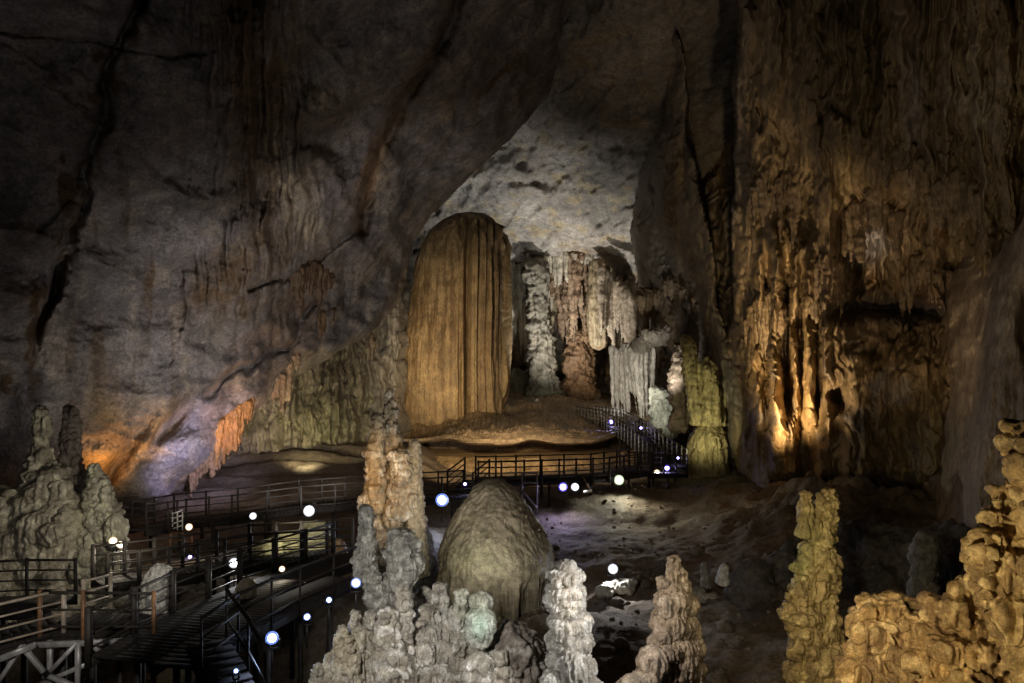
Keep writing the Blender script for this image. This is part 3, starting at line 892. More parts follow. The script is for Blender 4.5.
cl += [medusa(14.6, 480, 606, 13, 40), medusa(14.8, 481, 590, 10, 20), medusa(14.5, 480, 650, 16, 50), chain(15, [(480, 700, 14), (480, 610, 9)])]
cl.append(lathe([(P(430, 700, 15.8)[0], 15.8, P(430, 700, 15.8)[2] - 1.2, 2.0), (P(430, 700, 15.8)[0], 15.8, P(430, 690, 15.8)[2], 1.4)]))
formation('stalagmite_cluster', cl, .02, dsp(.045, 2.0, .05, 9, .03, 1.6, 0, 5.0, seed=31, fine=.007, df=11), CW, M_near,
          'sprawling cream and grey cluster of knobbly stalagmites with one greenish cap', 'stalagmites')
formation('rock_mass', [chain(15.0, [(525, 740, 30), (520, 690, 22), (516, 660, 25), (516, 640, 20), (512, 622, 12)]), chain(15.2, [(535, 700, 20), (536, 670, 16), (530, 650, 12)])], .035,
          dsp(.08, 2.2, .05, 6, .12, 1.8, .1, 3.5, seed=32, fine=.03), colr((.26, .22, .18), (.19, .16, .13), 2, 7, c3=(.34, .31, .27)), M_near,
          'brown grey hunched lump between the greenish capped cluster and the white draped stalagmite', 'rock')
WH = colr((.58, .55, .49), (.42, .39, .34), 2.4, 8, c3=(.68, .66, .62))
formation('stalagmite', stack(14, [(566, 740, 36), (566, 700, 28), (568, 672, 23), (569, 648, 22), (570, 622, 22), (568, 604, 19), (568, 590, 18), (567, 575, 16), (566, 566, 11), (565, 560, 5)], 33, hk=1.15, side=3, srad=.38)
          + [medusa(13.5, 553, 668, 11, 30), medusa(13.4, 574, 650, 13, 36), medusa(13.5, 592, 676, 12, 26), medusa(13.3, 546, 690, 13, 30), medusa(13.2, 600, 700, 12, 30)], .017,
          dsp(.04, 2.0, .05, 10, .02, 1.6, .0, 5, seed=33, fine=.005, df=12), WH, M_near,
          'white stalagmite with draped wax-like tiers, left of the pair at the bottom centre', 'stalagmite')
formation('stalagmite', stack(14.5, [(672, 760, 36), (672, 700, 29), (672, 660, 27), (674, 630, 25), (674, 605, 21), (675, 590, 17), (676, 574, 11), (674, 562, 7), (673, 556, 4)], 34, hk=1.25, side=3, srad=.4)
          + [medusa(14.0, 652, 645, 15, 30), medusa(13.9, 646, 668, 15, 30), medusa(13.7, 633, 674, 19, 60)], .017,
          dsp(.04, 1.8, .05, 10, .02, 1.6, .0, 5, seed=34, fine=.005, df=12), colr((.50, .41, .32), (.40, .33, .26), 2, 9, [(660, 680, 30, 30, (.54, .47, .4), .6)], c3=(.58, .5, .4)), M_near,
          'tan cone stalagmite with a stepped shoulder, right of the pair at the bottom centre', 'stalagmite')
# right foreground formations
YG = colr((.42, .32, .15), (.30, .22, .11), 1.4, 10, [(800, 540, 30, 30, (.36, .36, .15), .5), (795, 565, 16, 14, (.32, .36, .13), .5)], c3=(.5, .4, .2))
formation('stalagmite', stack(17, [(830, 740, 40), (824, 690, 33), (820, 650, 25), (817, 620, 23), (815, 596, 19), (817, 570, 20), (820, 545, 15), (824, 524, 11), (826, 508, 11), (828, 497, 9), (829, 489, 4)], 41, hk=.8, side=3)
          + stack(16.7, [(806, 640, 14), (799, 612, 14), (800, 592, 11), (806, 575, 9)], 42, hk=.8, side=2) + [medusa(16.6, 800, 606, 20, 16), medusa(16.8, 844, 640, 10, 60)]
          + [chain(16.9, [(804, 536, 7), (804, 505, 6), (804, 490, 4)])], .024,
          dsp(.09, 1.6, .07, 7, .04, 1.4, .0, 4, seed=41, fine=.008, df=8), YG, M_near,
          'tall mossy ochre stalagmite stacked in ragged shelves at the lower right', 'stalagmite')
formation('rock_mass', stack(13.5, [(900, 760, 50), (890, 690, 38), (884, 655, 32), (886, 625, 30), (890, 605, 26), (893, 594, 14)], 43, hk=1.3, side=2)
          + stack(12.9, [(925, 760, 34), (922, 690, 26), (918, 650, 20), (914, 625, 14), (912, 612, 7)], 44, side=3)
          + stack(12.6, [(965, 760, 55), (958, 700, 42), (950, 660, 33), (944, 630, 24), (940, 610, 17), (936, 598, 9)], 45, hk=1.1, side=2)
          + stack(12.2, [(1010, 760, 60), (1000, 690, 48), (988, 645, 34), (978, 615, 20), (972, 600, 10)], 46, hk=1.1, side=2) + stack(12.3, [(978, 700, 45), (978, 640, 38), (982, 600, 30), (986, 575, 18)], 58, hk=1.2, side=2) + stack(12.4, [(1050, 700, 60), (1050, 640, 45), (1060, 600, 36)], 47, side=3), .022,
          dsp(.07, 1.5, .16, 4, .06, 1.3, .0, 3.2, seed=42, fine=.008, df=6, shear=.9), colr((.48, .32, .15), (.26, .17, .09), 1.6, 11, c3=(.54, .4, .22)), M_near,
          'broad ochre rock mass with slanting eroded ribs along the bottom right', 'rock')
formation('rock_outcrop', stack(11.5, [(1045, 640, 45), (1035, 600, 42), (1022, 580, 38), (1012, 555, 34), (1010, 530, 30), (1015, 508, 22), (1004, 494, 12), (1000, 487, 6)], 48, hk=1.1, side=2)
          + stack(11.0, [(1064, 620, 36), (1064, 560, 36), (1058, 520, 38), (1050, 480, 33), (1044, 450, 30), (1034, 434, 22), (1024, 421, 10)], 49, hk=1.1, side=2) + stack(11.3, [(990, 596, 13), (991, 570, 18), (988, 548, 16), (985, 532, 9)], 50, hk=.9, side=2), .022,
          dsp(.06, 1.6, .13, 4.5, .06, 1.4, .0, 3.6, seed=43, fine=.008, df=6, shear=.8), colr((.48, .34, .16), (.28, .19, .10), 1.8, 12, c3=(.54, .41, .22)), M_near,
          'craggy ochre outcrop leaning in at the right edge, nearest of the rocks there', 'rock')
formation('stalagmite', [chain(21, [(926, 640, 16), (924, 600, 15), (924, 580, 11), (925, 560, 12), (926, 545, 11), (926, 535, 9), (925, 531, 5)])], .04,
          dsp(.06, 2.4, .02, 6, .05, 2, .08, 3.5, seed=44), colr((.24, .22, .2), (.17, .16, .14), 2, 13), M_near,
          'small grey stub stalagmite standing behind the ochre rocks at right', 'stalagmite')
formation('rock_mass', [chain(27, [(870, 620, 70), (870, 570, 60), (880, 540, 45), (880, 524, 20)]), chain(25, [(960, 640, 60), (955, 560, 50), (950, 530, 30)]), chain(28, [(800, 610, 40), (800, 570, 30), (790, 545, 14)]),
                        chain(27, [(752, 620, 26), (755, 590, 20), (752, 572, 10)])], .08,
          dsp(0, 1, .05, 3, .5, .8, .3, 1.6, seed=45, fine=.05), colr((.12, .105, .095), (.09, .08, .075), 1, 14), M_wall,
          'dark rubble ridge behind the shelved ochre stalagmite', 'rock')

# left cluster
LC = colr((.36, .33, .26), (.25, .22, .17), 1.2, 15, [(95, 520, 20, 30, (.38, .36, .2), .5), (10, 420, 20, 20, (.2, .24, .1), .9)], c3=(.45, .42, .34))
formation('stalagmite_cluster', stack(29, [(44, 600, 52), (44, 560, 46), (44, 530, 40), (45, 500, 34), (46, 482, 26), (44, 468, 19), (42, 457, 10), (42, 440, 8), (42, 425, 7), (41, 412, 5.5), (41, 405, 3)], 51, hk=.8, side=5)
          + stack(28.5, [(-10, 600, 42), (0, 540, 32), (6, 505, 26), (0, 486, 13)], 52, side=3) + stack(28, [(52, 580, 26), (52, 545, 26), (52, 520, 22), (50, 506, 12)], 53, side=3) + stack(28, [(14, 590, 28), (12, 560, 22), (14, 536, 12)], 54, side=2), .042,
          dsp(.08, 1.2, .08, 4.5, .06, 1.0, .0, 2.5, seed=51, fine=.012, df=5), LC, M_near,
          'broad cream stalagmite mass topped by a thin spire at the left edge', 'stalagmites')
formation('stalagmite', stack(29.5, [(72, 520, 17), (72, 480, 14), (72, 460, 10), (70, 440, 10), (72, 425, 9), (71, 412, 7), (70, 406, 4)], 55, hk=.7, side=2), .04,
          dsp(.06, 2.0, .04, 5, .06, 1.6, 0, 3, seed=52, df=6), colr((.15, .13, .11), (.11, .09, .08), 1.5, 16), M_near,
          'dark frilled spire beside the cream stalagmite mass', 'stalagmite')
formation('stalagmite', stack(28.5, [(106, 600, 24), (106, 570, 21), (105, 545, 20), (106, 530, 17), (104, 515, 17), (100, 500, 15), (98, 485, 12), (95, 474, 8), (94, 464, 4)], 56, hk=.6, side=2) + [medusa(27.8, 116, 512, 10, 34)] + stack(28, [(84, 570, 13), (86, 545, 11), (86, 530, 6)], 57, side=2), .04,
          dsp(.07, 1.7, .04, 5, .06, 1.6, .0, 3, seed=53, df=6), colr((.36, .34, .27), (.24, .22, .17), 1.2, 17, c3=(.42, .41, .3)), M_near,
          'tiered stalagmite with overhanging ledges just left of the twin lamps', 'stalagmite')
formation('stalagmite', [chain(21.0, [(156, 640, 13), (155, 612, 11), (155, 590, 11), (158, 575, 11), (160, 566, 9), (160, 562, 5)]), chain(21.0, [(147, 620, 7), (147, 600, 6), (147, 590, 4)])], .035,
          dsp(.05, 2, .05, 9, .04, 2, .0, 3, seed=54), colr((.62, .6, .54), (.5, .48, .43), 2, 18), M_near,
          'stubby white stalagmite with vertical ribs behind the near walkway railing', 'stalagmite')
formation('boulder', [chain(22.5, [(246, 612, 13), (246, 598, 12.5), (247, 588, 10), (248, 580, 6), (249, 576, 3)])], .04,
          dsp(0, 2, .02, 9, .08, 1.5, .0, 3, seed=55, fine=.01), colr((.55, .48, .34), (.45, .38, .26), 1, 19), M_near,
          'pale cone-shaped boulder behind the walkway below the small warm lamp', 'boulder')
formation('boulder', [chain(30, [(316, 575, 22), (316, 550, 21), (316, 535, 18), (316, 525, 13), (316, 519, 7)])], .05,
          dsp(0, 2, .03, 3, .1, 1, .0, 3, seed=56, fine=.01), colr((.42, .40, .27), (.36, .33, .22), 1, 20), M_near,
          'pale rounded dome boulder beneath the bright lamp on the middle walkway', 'boulder')
formation('boulder', [chain(28.5, [(338, 575, 15), (338, 556, 13), (336, 545, 9), (334, 537, 4)])], .05,
          dsp(0, 2, .03, 3, .1, 1, .0, 3, seed=57, fine=.01), colr((.48, .32, .17), (.4, .26, .13), 1, 21), M_near,
          'small orange tinted boulder to the right of the pale dome boulder', 'boulder')
formation('rock_ledge', [chain(29, [(262, 570, 26), (262, 552, 24), (268, 543, 18), (275, 538, 9)], squash=.8), chain(29.5, [(285, 565, 20), (286, 545, 17), (288, 534, 9)])], .05,
          dsp(.05, 2, .03, 3, .12, 1, .0, 3, seed=58), colr((.50, .46, .28), (.42, .38, .22), 1, 22), M_near,
          'flat yellow-lit rock ledge seen through the middle walkway railing', 'rock')


# hanging curtains of stalactites --------------------------------------
def rock_y(px, py, default, back=.0):
    dg = bpy.context.evaluated_depsgraph_get()
    d = Vector(P(px, py, 1.0) - CAM).normalized()
    hit, loc, *_ = S.ray_cast(dg, Vector(CAM), d)
    return loc.y + back if hit and abs(loc.y - default) < 14 else default


def curtain(name, label, x0, x1, ytop, ylen, Y, n, rpx, mat, color, seed, depth=.0, vox=.08, tilt=0, group=None, amp=.1, cling=None):
    rr = random.Random(seed); Ls = []
    spec = []
    for k in range(n):
        t = (k + .5) / n
        x = x0 + (x1 - x0) * t + rr.uniform(-.3, .3) * (x1 - x0) / n
        yt = (ytop(t) if callable(ytop) else ytop + 14 * (2 * t - 1) ** 2 + 5 * math.sin(t * 9 + seed)) + rr.uniform(-1, 1) * (5 if cling is not None and not callable(ytop) else 1.5)
        ln = (ylen(t) if callable(ylen) else ylen) * rr.uniform(.5, 1.15)
        spec.append([x, yt, ln, rpx * rr.uniform(.7, 1.35), Y if cling is None else rock_y(x, yt, Y, cling), t])
    yk = np.array([q[4] for q in spec])
    if cling is not None:
        for _ in range(4): yk = np.convolve(np.pad(yk, 1, mode='edge'), [.25, .5, .25], 'valid')
    for (x, yt, ln, r, _, t), y0 in zip(spec, yk):
        yd = y0 + depth * math.sin(t * 7) * (cling is None) + rr.uniform(-.12, .12)
        top = (x, yt - 9, r * .35, .5) if cling is not None else (x, yt - 4, r * .8)
        Ls.append(chain(yd, [(x + tilt, yt + ln, r * .18), (x + tilt * .5, yt + ln * .7, r * .55), (x, yt + ln * .3, r * .95), (x, yt + 2, r * 1.2), top], res=vox * 1.2))
    return formation(name, Ls, vox, dsp(amp * .6, 1.2, amp, 1.6, amp, 1, .0, 2, seed=seed, fine=.02), color, mat, label, 'stalactites', group)


OC = colr((.50, .27, .09), (.34, .17, .06), .8, 30, streak=.1)
PC = colr((.40, .37, .30), (.3, .27, .2), .6, 31, streak=.1)
DKB = dict(mat=M_flow)
curtain('stalactite_curtain', 'glowing orange drapery of stalactites hanging from the lower rim of the slab', 215, 252, lambda t: 428 - 30 * t ** .6, lambda t: 44 + 14 * math.sin(t * 3) if t < .75 else 26, 41.5, 18, 2.6, M_flow, OC, 61, .5, .06, cling=.15)
curtain('stalactite_curtain', 'ragged brown drapery fringe trailing down the slab edge beside the orange drapery', 190, 220, lambda t: 474 - 30 * t, 24, 42, 14, 2.4, M_flow, colr((.32, .2, .11), (.22, .14, .08), .8, 32, streak=.1), 62, .4, .06, cling=.25)
curtain('stalactite_curtain', 'dark brown rounded drapery high on the slab under a curved crack', 290, 332, lambda t: 278 - 16 * math.sin(t * 3.14), lambda t: 18 + 22 * math.sin(t * 3.14), 45.5, 18, 3.2, M_flow, colr((.17, .105, .06), (.12, .08, .05), .8, 33, streak=.1), 63, .5, .08, cling=.15)
curtain('stalactite_curtain', 'small dark drapery just below the rounded one on the slab', 316, 336, lambda t: 316 - 10 * t, lambda t: 24 - 10 * t, 47.5, 9, 2.6, M_flow, colr((.17, .105, .06), (.12, .08, .05), .8, 34, streak=.1), 64, .3, .07, cling=.2)
curtain('stalactite_curtain', 'tan wedge of drapery on the slab rim above the yellow-lit recess', 272, 298, lambda t: 385 - 36 * t, lambda t: 14 + 26 * math.sin(t * 3.1), 49.5, 12, 2.6, M_flow, colr((.30, .22, .15), (.22, .16, .11), .8, 35, streak=.1), 65, .3, .07, cling=.2)
curtain('stalactite_curtain', 'tan fluted drapery on the slab rim left of the ochre column tip', 330, 372, lambda t: 384 - 42 * t, lambda t: 26 + 34 * t, 51, 18, 3.0, M_flow, colr((.34, .28, .2), (.25, .2, .14), .8, 36, streak=.1), 66, .5, .08, cling=.2)
curtain('stalactite_curtain', 'yellow green stalactite row in the recess under the slab', 262, 372, lambda t: 424 - 26 * t, lambda t: 22 + 14 * abs(math.sin(t * 9)), 53, 40, 3.0, M_flow, colr((.38, .34, .20), (.30, .27, .15), .8, 37, streak=.1), 67, .8, .08, cling=.3)
curtain('stalactite_curtain', 'grey ribbed curtain behind the left edge of the great stalagmite', 366, 394, lambda t: 330 - 30 * t, lambda t: 60 + 20 * math.sin(t * 5), 68.5, 14, 3.2, M_flow, colr((.3, .28, .25), (.2, .18, .16), .8, 38, streak=.1), 68, .8, .12)
curtain('stalactite_curtain', 'pale stalactite cluster hanging from the back roof right of the great stalagmite', 510, 552, lambda t: 262 + 4 * math.sin(t * 9), lambda t: 40 + 40 * abs(math.sin(t * 6 + 1)), 84, 20, 2.8, M_flow, PC, 69, 1.6, .11)
curtain('stalactite_curtain', 'thin cream icicle row directly beneath the back roof', 526, 600, lambda t: 254 + 4 * math.sin(t * 11), lambda t: 24 + 14 * math.sin(t * 5), 81, 22, 2.0, M_flow, colr((.5, .46, .38), (.38, .34, .27), .6, 39, streak=.1), 70, .9, .1)
curtain('stalactite_curtain', 'reddish brown folded drapery at the centre of the back chamber', 552, 588, lambda t: 256 + 10 * abs(t - .5), lambda t: 94 - 50 * abs(t - .5), 82, 12, 4.6, M_flow, colr((.26, .19, .13), (.19, .125, .08), .6, 40, streak=.1), 71, 1.6, .13, amp=.3)
curtain('stalactite_curtain', 'grey white pleated stone curtain right of the terrace', 611, 652, lambda t: 347 + 6 * t + 3 * math.sin(t * 12), lambda t: 66 + 22 * t, 66, 17, 2.3, M_flow, colr((.50, .46, .40), (.38, .34, .29), .8, 41, streak=.08), 72, .9, .09, tilt=3)
curtain('stalactite_curtain', 'dense tan curtain of stalactites filling the back wall behind the lumpy columns', 510, 640, lambda t: 260 + 4 * math.sin(t * 15), lambda t: 60 + 34 * abs(math.sin(t * 8)), 85.5, 44, 3.6, M_flow, colr((.34, .28, .19), (.24, .19, .13), .5, 140, streak=.08), 171, 1.0, .13)
curtain('stalactite_curtain', 'brown pleated stone curtains joining the back chamber to the right wall', 600, 646, lambda t: 268 + 40 * t, lambda t: 60 + 20 * abs(math.sin(t * 8)), 74, 18, 3.4, M_flow, colr((.28, .23, .17), (.2, .16, .12), .5, 141, streak=.08), 172, 1.0, .12)
formation('stalactite', [chain(77, [(598, 350, 5), (598, 345, 8), (597, 320, 9.5), (598, 290, 9.5), (600, 258, 10)], round_bot=True)], .12,
          dsp(.08, .8, .2, 1.2, .15, .6, 0, 1, seed=73), colr((.24, .19, .12), (.17, .13, .08), .8, 42, streak=.05), M_flow, 'blunt tan hanging column right of the reddish drapery', 'stalactite')
formation('rock_column', [chain(80, [(548, 432, 20), (546, 400, 17), (542, 380, 14), (540, 350, 11), (538, 320, 9), (536, 285, 10), (536, 258, 12)])], .14,
          dsp(.45, .6, .2, 1.2, .5, .5, .3, 1.0, seed=74, df=2.5), colr((.18, .165, .13), (.13, .115, .09), .5, 43, [(548, 402, 12, 14, (.27, .29, .23), .7)]), M_flow,
          'lumpy grey green column rising at the rear of the terrace', 'rock column')
formation('rock_column', [chain(82, [(580, 430, 24), (580, 400, 22), (578, 385, 16), (578, 375, 12), (578, 350, 11), (578, 330, 9)])], .14,
          dsp(.6, .55, .2, 1.2, .5, .5, .4, .8, seed=75), colr((.24, .15, .08), (.16, .10, .06), .5, 44), M_flow, 'squat rust brown column under the reddish drapery', 'rock column')
formation('boulder', [chain(84, [(518, 430, 26), (518, 400, 20), (517, 380, 12), (516, 368, 6)])], .16, dsp(.1, .7, .1, 1.2, .3, .5, 0, 1, seed=76), colr((.2, .2, .15), (.16, .16, .12), .5, 45), M_flow,
          'dark sloping mound just right of the great stalagmite foot', 'boulder')
formation('boulder', [chain(62, [(664, 436, 13), (665, 412, 13), (662, 398, 10), (657, 386, 6)])], .08, dsp(.2, 1, .1, 2, .25, 1, .3, 1.8, seed=77), colr((.56, .55, .46), (.42, .42, .34), 1, 46), M_near,
          'brightly lit whitish green boulder at the foot of the pleated stone curtain', 'boulder')
formation('rock_ledge', [chain(60, [(655, 343, 12), (656, 334, 16), (652, 328, 10)], round_bot=True), chain(60, [(676, 340, 20), (680, 330, 20), (676, 322, 12)], round_bot=True), chain(61, [(640, 350, 9), (645, 338, 8)], round_bot=True)], .1,
          dsp(.2, 1, .1, 2, .5, .7, .2, 1, seed=78), colr((.42, .38, .32), (.3, .27, .22), 1, 47), M_flow, 'pale jutting shelf above the yellow column', 'rock')
formation('rock_column', [chain(50, [(706, 500, 28), (705, 485, 23), (706, 470, 20), (708, 445, 17), (709, 428, 15), (709, 424, 13)]),
                          chain(49.6, [(711, 425, 9), (710, 400, 8), (709, 380, 7), (708, 366, 5), (707, 356, 2.5)]), chain(50, [(698, 425, 6), (695, 395, 7), (692, 370, 7), (688, 345, 6), (686, 335, 4)]),
                          chain(50.4, [(719, 425, 6), (721, 395, 4.5), (722, 378, 3)]), chain(50.1, [(703, 425, 7), (702, 400, 6.5), (701, 376, 5), (699, 362, 3)])], .06,
          dsp(.14, 1.0, .16, 2.2, .12, 1, 0, 2, seed=79), colr((.44, .38, .2), (.32, .27, .14), 1, 48, streak=.08), M_flow, 'yellow green fluted column with a round base beside the right wall', 'rock column')
formation('rock_mass', [chain(54, [(684, 430, 9), (683, 390, 9), (681, 360, 10), (680, 345, 8)]), chain(52, [(735, 490, 14), (735, 440, 11), (736, 400, 10), (735, 370, 8)])], .1,
          dsp(.3, .8, .2, 1.6, .5, .7, .3, 1, seed=80), colr((.19, .15, .11), (.14, .11, .08), 1, 49), M_flow, 'dark brown rib of rock around the yellow column', 'rock')
for (x0, x1, yt, ln, Yc, n_, lab) in ((748, 790, 300, 80, 44, 10, 'long brown hanging curtain beside the golden lit columns of the right wall'),
                                      (842, 900, 196, 54, 33, 11, 'brown hanging curtain above the pale patch on the right wall'),
                                      (930, 985, 176, 64, 29, 11, 'ragged hanging curtain high up beside the tan buttress'),
                                      (900, 950, 262, 44, 32, 10, 'rusty hanging curtain over the dark boss near the tan buttress'),
                                      (752, 800, 176, 60, 39, 9, 'dim hanging curtain high beside the black crevice'),
                                      (640, 700, 286, 40, 57, 12, 'short ragged stalactites above the pale jutting shelf'),
                                      (884, 928, 148, 30, 31, 10, 'short brown drapery row high on the right wall'),
                                      (812, 842, 258, 46, 38.5, 9, 'cream dripping tongues hanging above the dark boss on the right wall')):
    curtain('stalactite_curtain', lab, x0, x1, yt, ln, Yc, int(n_ * 1.3), 3.9, M_flow, colr((.3, .23, .15), (.22, .16, .1), .8, int(x0), streak=.1), int(x0), .5, .07, cling=.1)


# ------------------------------------------------------------------ walkways
def walkway(name, label, pts, width, sides, post_mat, rail_mat, spacing=1.6, post_w=.09, legs=True, H=1.1, nr=3, steps=False, leg_mat=None, truss=None):
    root = empty(name, pts[0] if len(pts) else (0, 0, 0)); set_props(root, label, 'walkway', 'wooden visitor walkways through the cave')
    pts = [Vector([float(a) for a in p]) for p in pts]
    nrm = []
    for i in range(len(pts)):
        d = (pts[min(i + 1, len(pts) - 1)] - pts[max(i - 1, 0)]); d.z = 0; d.normalize(); nrm.append(Vector((-d.y, d.x, 0)))
    dk = MB()
    for i in range(len(pts) - 1):
        a, b = pts[i], pts[i + 1]; L_ = (b - a).length; n = max(1, int(L_ / (.3 if steps else .19)))
        for k in range(n):
            t = (k + .5) / n; c = a.lerp(b, t); m = nrm[i].lerp(nrm[i + 1], t)
            dk.beam(c - m * width / 2, c + m * width / 2, (L_ / n) * .9, .05)
        for s_ in (-1, 1):
            dk.beam(a + nrm[i] * s_ * (width / 2 - .06) - Vector((0, 0, .13)), b + nrm[i + 1] * s_ * (width / 2 - .06) - Vector((0, 0, .13)), .1, .2)
    dk.build('deck', M_deck, root)
    for s_ in sides:
        rl = MB()
        e = [p + n_ * s_ * width / 2 for p, n_ in zip(pts, nrm)]
        for i in range(len(e) - 1):
            for q in range(nr + 1):
                h = H * (1 - q / (nr + .6)); rl.beam(e[i] + Vector((0, 0, h)), e[i + 1] + Vector((0, 0, h)), .075 if q == 0 else .045, .06 if q == 0 else .045)
        ro = rl.build('railing', rail_mat, root)
        for i in range(len(e) - 1):
            L_ = (e[i + 1] - e[i]).length; n = max(1, round(L_ / spacing))
            for k in range(n + (1 if i == len(e) - 2 else 0)):
                c = e[i].lerp(e[i + 1], k / n)
                MB().beam(c - Vector((0, 0, .25)), c + Vector((0, 0, H + .06)), post_w).build('post', post_mat, ro)
    if legs:
        acc = 0
        for i in range(len(pts) - 1):
            L_ = (pts[i + 1] - pts[i]).length; n = max(1, round(L_ / 3.2))
            for k in range(n):
                c = pts[i].lerp(pts[i + 1], (k + .5) / n); m = nrm[i]
                for s_ in (-1, 1):
                    b = c + m * s_ * (width / 2 - .12); g = fz(b.x, b.y)
                    if g < b.z - .4: MB().beam((b.x, b.y, g - .2), (b.x, b.y, b.z - .2), .14).build('support_leg', leg_mat or M_wood, root)
    if truss: truss(root)
    return root


ZD = 1.6
# near-left platform in two arms
def near_truss(root):
    a, b = G(-70, 690, ZD), G(36, 650, ZD)
    for (u0, v0, u1, v1, Yt) in ((22, 646, -6, 690, 18.3), (22, 646, 44, 672, 18.3), (78, 642, 44, 678, 18.8), (50, 640, 50, 700, 18.9), (78, 642, 78, 700, 18.8), (44, 674, 84, 690, 18.7), (90, 642, 104, 655, 19), (96, 660, 40, 684, 18.9), (110, 655, 136, 640, 19.2), (136, 642, 152, 662, 19.2)):
        A_, B_ = P(u0, v0, Yt), P(u1, v1, Yt)
        MB().beam(A_, B_, .12, .1).build('truss_bar', M_steel, root)
    MB().beam(P(-8, 662, 18.0), P(35, 645, 18.3), .1, .14).build('edge_beam', M_steel, root)
    MB().beam(P(35, 645, 18.7), P(132, 641, 19.0), .1, .14).build('edge_beam', M_steel, root)


walkway('walkway', 'near platform with silver topped railings and steel truss at the lower left', [P(-110, 674, 17.2) + [0, .9, 0], P(36, 636, 19) + [0, .9, 0]], 1.8, (-1,), M_pale, M_pale, 3.6, truss=near_truss)
walkway('walkway', 'short cross deck joining the near platform to the long diagonal walkway', [P(40, 636.5, 19) + [0, .8, 0], P(81, 637, 19) + [0, .8, 0], P(150, 637, 19.2) + [0, .8, 0]], 1.6, (-1,), M_rust, M_wood, 2.4, nr=2)
walkway('walkway', 'dark railed landing in front of the cream stalagmite mass', [P(-30, 606, 22.5), P(12, 604, 22.5), P(62, 604, 22.5)], 1.4, (1,), M_wood, M_wood, 2.2)
walkway('walkway', 'small bright railed step beside the near platform post', [P(70, 622, 20.6), P(98, 613, 22.2)], .7, (-1,), M_pale, M_pale, 2.4)
walkway('walkway', 'long diagonal walkway with heavy dark posts climbing towards the pale dome boulder', [P(120, 660, 17.6), P(200, 616, 20.5), P(262, 588, 23.5), P(352, 556, 27.5)], 1.7, (1,), M_wood, M_wood, 1.35, .15)
walkway('walkway', 'lower ramp with slender railings lit blue by the row of lamps', [P(176, 668, 16.2), P(215, 640, 17.6), P(280, 606, 20.5), P(345, 578, 24)], 1.2, (-1,), M_wood, M_wood, 1.5, .05, nr=2)
walkway('walkway', 'stair dropping out of the frame from the foot of the blue-lit ramp', [P(206, 642, 17.2), P(226, 676, 15.8), P(244, 715, 14.6)], .9, (1,), M_wood, M_wood, 1.4, .05, steps=True, nr=1)
walkway('walkway', 'middle walkway passing the pale dome boulder behind the diagonal one', [P(100, 585, 24.5), P(190, 572, 26.5), P(250, 560, 27.8), P(352, 553, 28.5)], 1.5, (1, -1), M_wood, M_wood, 1.0, .11)
walkway('walkway', 'far left walkway along the foot of the leaning slab', [P(128, 530, 31), P(150, 528, 32.5), P(180, 521, 35), P(235, 516, 35), P(300, 507, 36), P(368, 501, 37), P(440, 497, 37.5), P(468, 495, 38)], 1.6, (1, -1), M_wood, M_wood, 1.3, .08)
walkway('walkway', 'short stepped walkway rising behind the bell-shaped dome', [P(460, 494, 38.5), P(477, 480, 40)], 1.5, (1, -1), M_wood, M_wood, 1.2, .1, steps=True)
walkway('walkway', 'raised walkway crossing in front of the terrace', [P(477, 480, 40.2), P(520, 479, 40.5), P(570, 477, 41.5), P(600, 476, 42), P(640, 470, 44)], 1.7, (1, -1), M_wood, M_wood, 1.15, .1)
walkway('walkway', 'steep stair with grey balusters climbing past the pleated stone curtain', [P(674, 468, 47), P(655, 455, 50), P(636, 438, 54), P(612, 424, 60), P(585, 419, 66)], 1.7, (1, -1), M_steel, M_wood, .8, .07, steps=True)
walkway('walkway', 'link deck between the raised walkway and the steep stair', [P(640, 473, 44.3), P(676, 472, 46.5)], 1.7, (1, -1), M_wood, M_wood, 1.1, .1)
sc_ = empty('scaffold_frame', P(530, 510, 39)); set_props(sc_, 'steel scaffold frame with a diagonal brace on the raised walkway front', 'scaffold')
for a, b, nm in ((P(522, 472, 39), P(522, 506, 39), 'upright'), (P(537, 472, 39), P(537, 514, 39), 'upright'), (P(522, 473, 39), P(537, 473, 39), 'crossbar'), (P(522, 483, 39), P(537, 483, 39), 'crossbar'), (P(521, 490, 38.9), P(537, 508, 38.9), 'brace')):
    MB().beam(a, b, .09).build(nm, M_steel, sc_)
gt = empty('lattice_gate', P(182, 540, 33)); set_props(gt, 'small white lattice gate between orange posts on the far left walkway', 'gate')
lat = MB()
for x in (172.5, 177.5, 182.5): lat.beam(P(x, 512, 33), P(x, 530, 33), .05)
for k in range(4): lat.beam(P(172, 514 + k * 5, 33), P(183, 510 + k * 5, 33), .05)
lat.build('lattice_panel', M_white, gt)
for x in (170.5, 192): MB().beam(P(x, 528, 32.9), P(x, 556, 32.9), .1).build('post', M_rust, gt)
for k in range(2): MB().beam(P(171, 532 + k * 7, 32.9), P(192, 535 + k * 7, 32.9), .05).build('crossbar', M_rust, gt)


# ------------------------------------------------------------------ lamps
LC_ = {'blue': (.55, .68, 1), 'white': (.95, .97, 1), 'violet': (.5, .45, 1), 'warm': (1, .86, .66), 'green': (.93, 1, .84)}
EM = {k: emit('lens_' + k, v, 20) for k, v in LC_.items()}
ED = {k: emit('halo_ring_' + k, tuple(c * c * c for c in v), .9) for k, v in LC_.items()}  # dim tinted glow added around each lens to imitate a halo


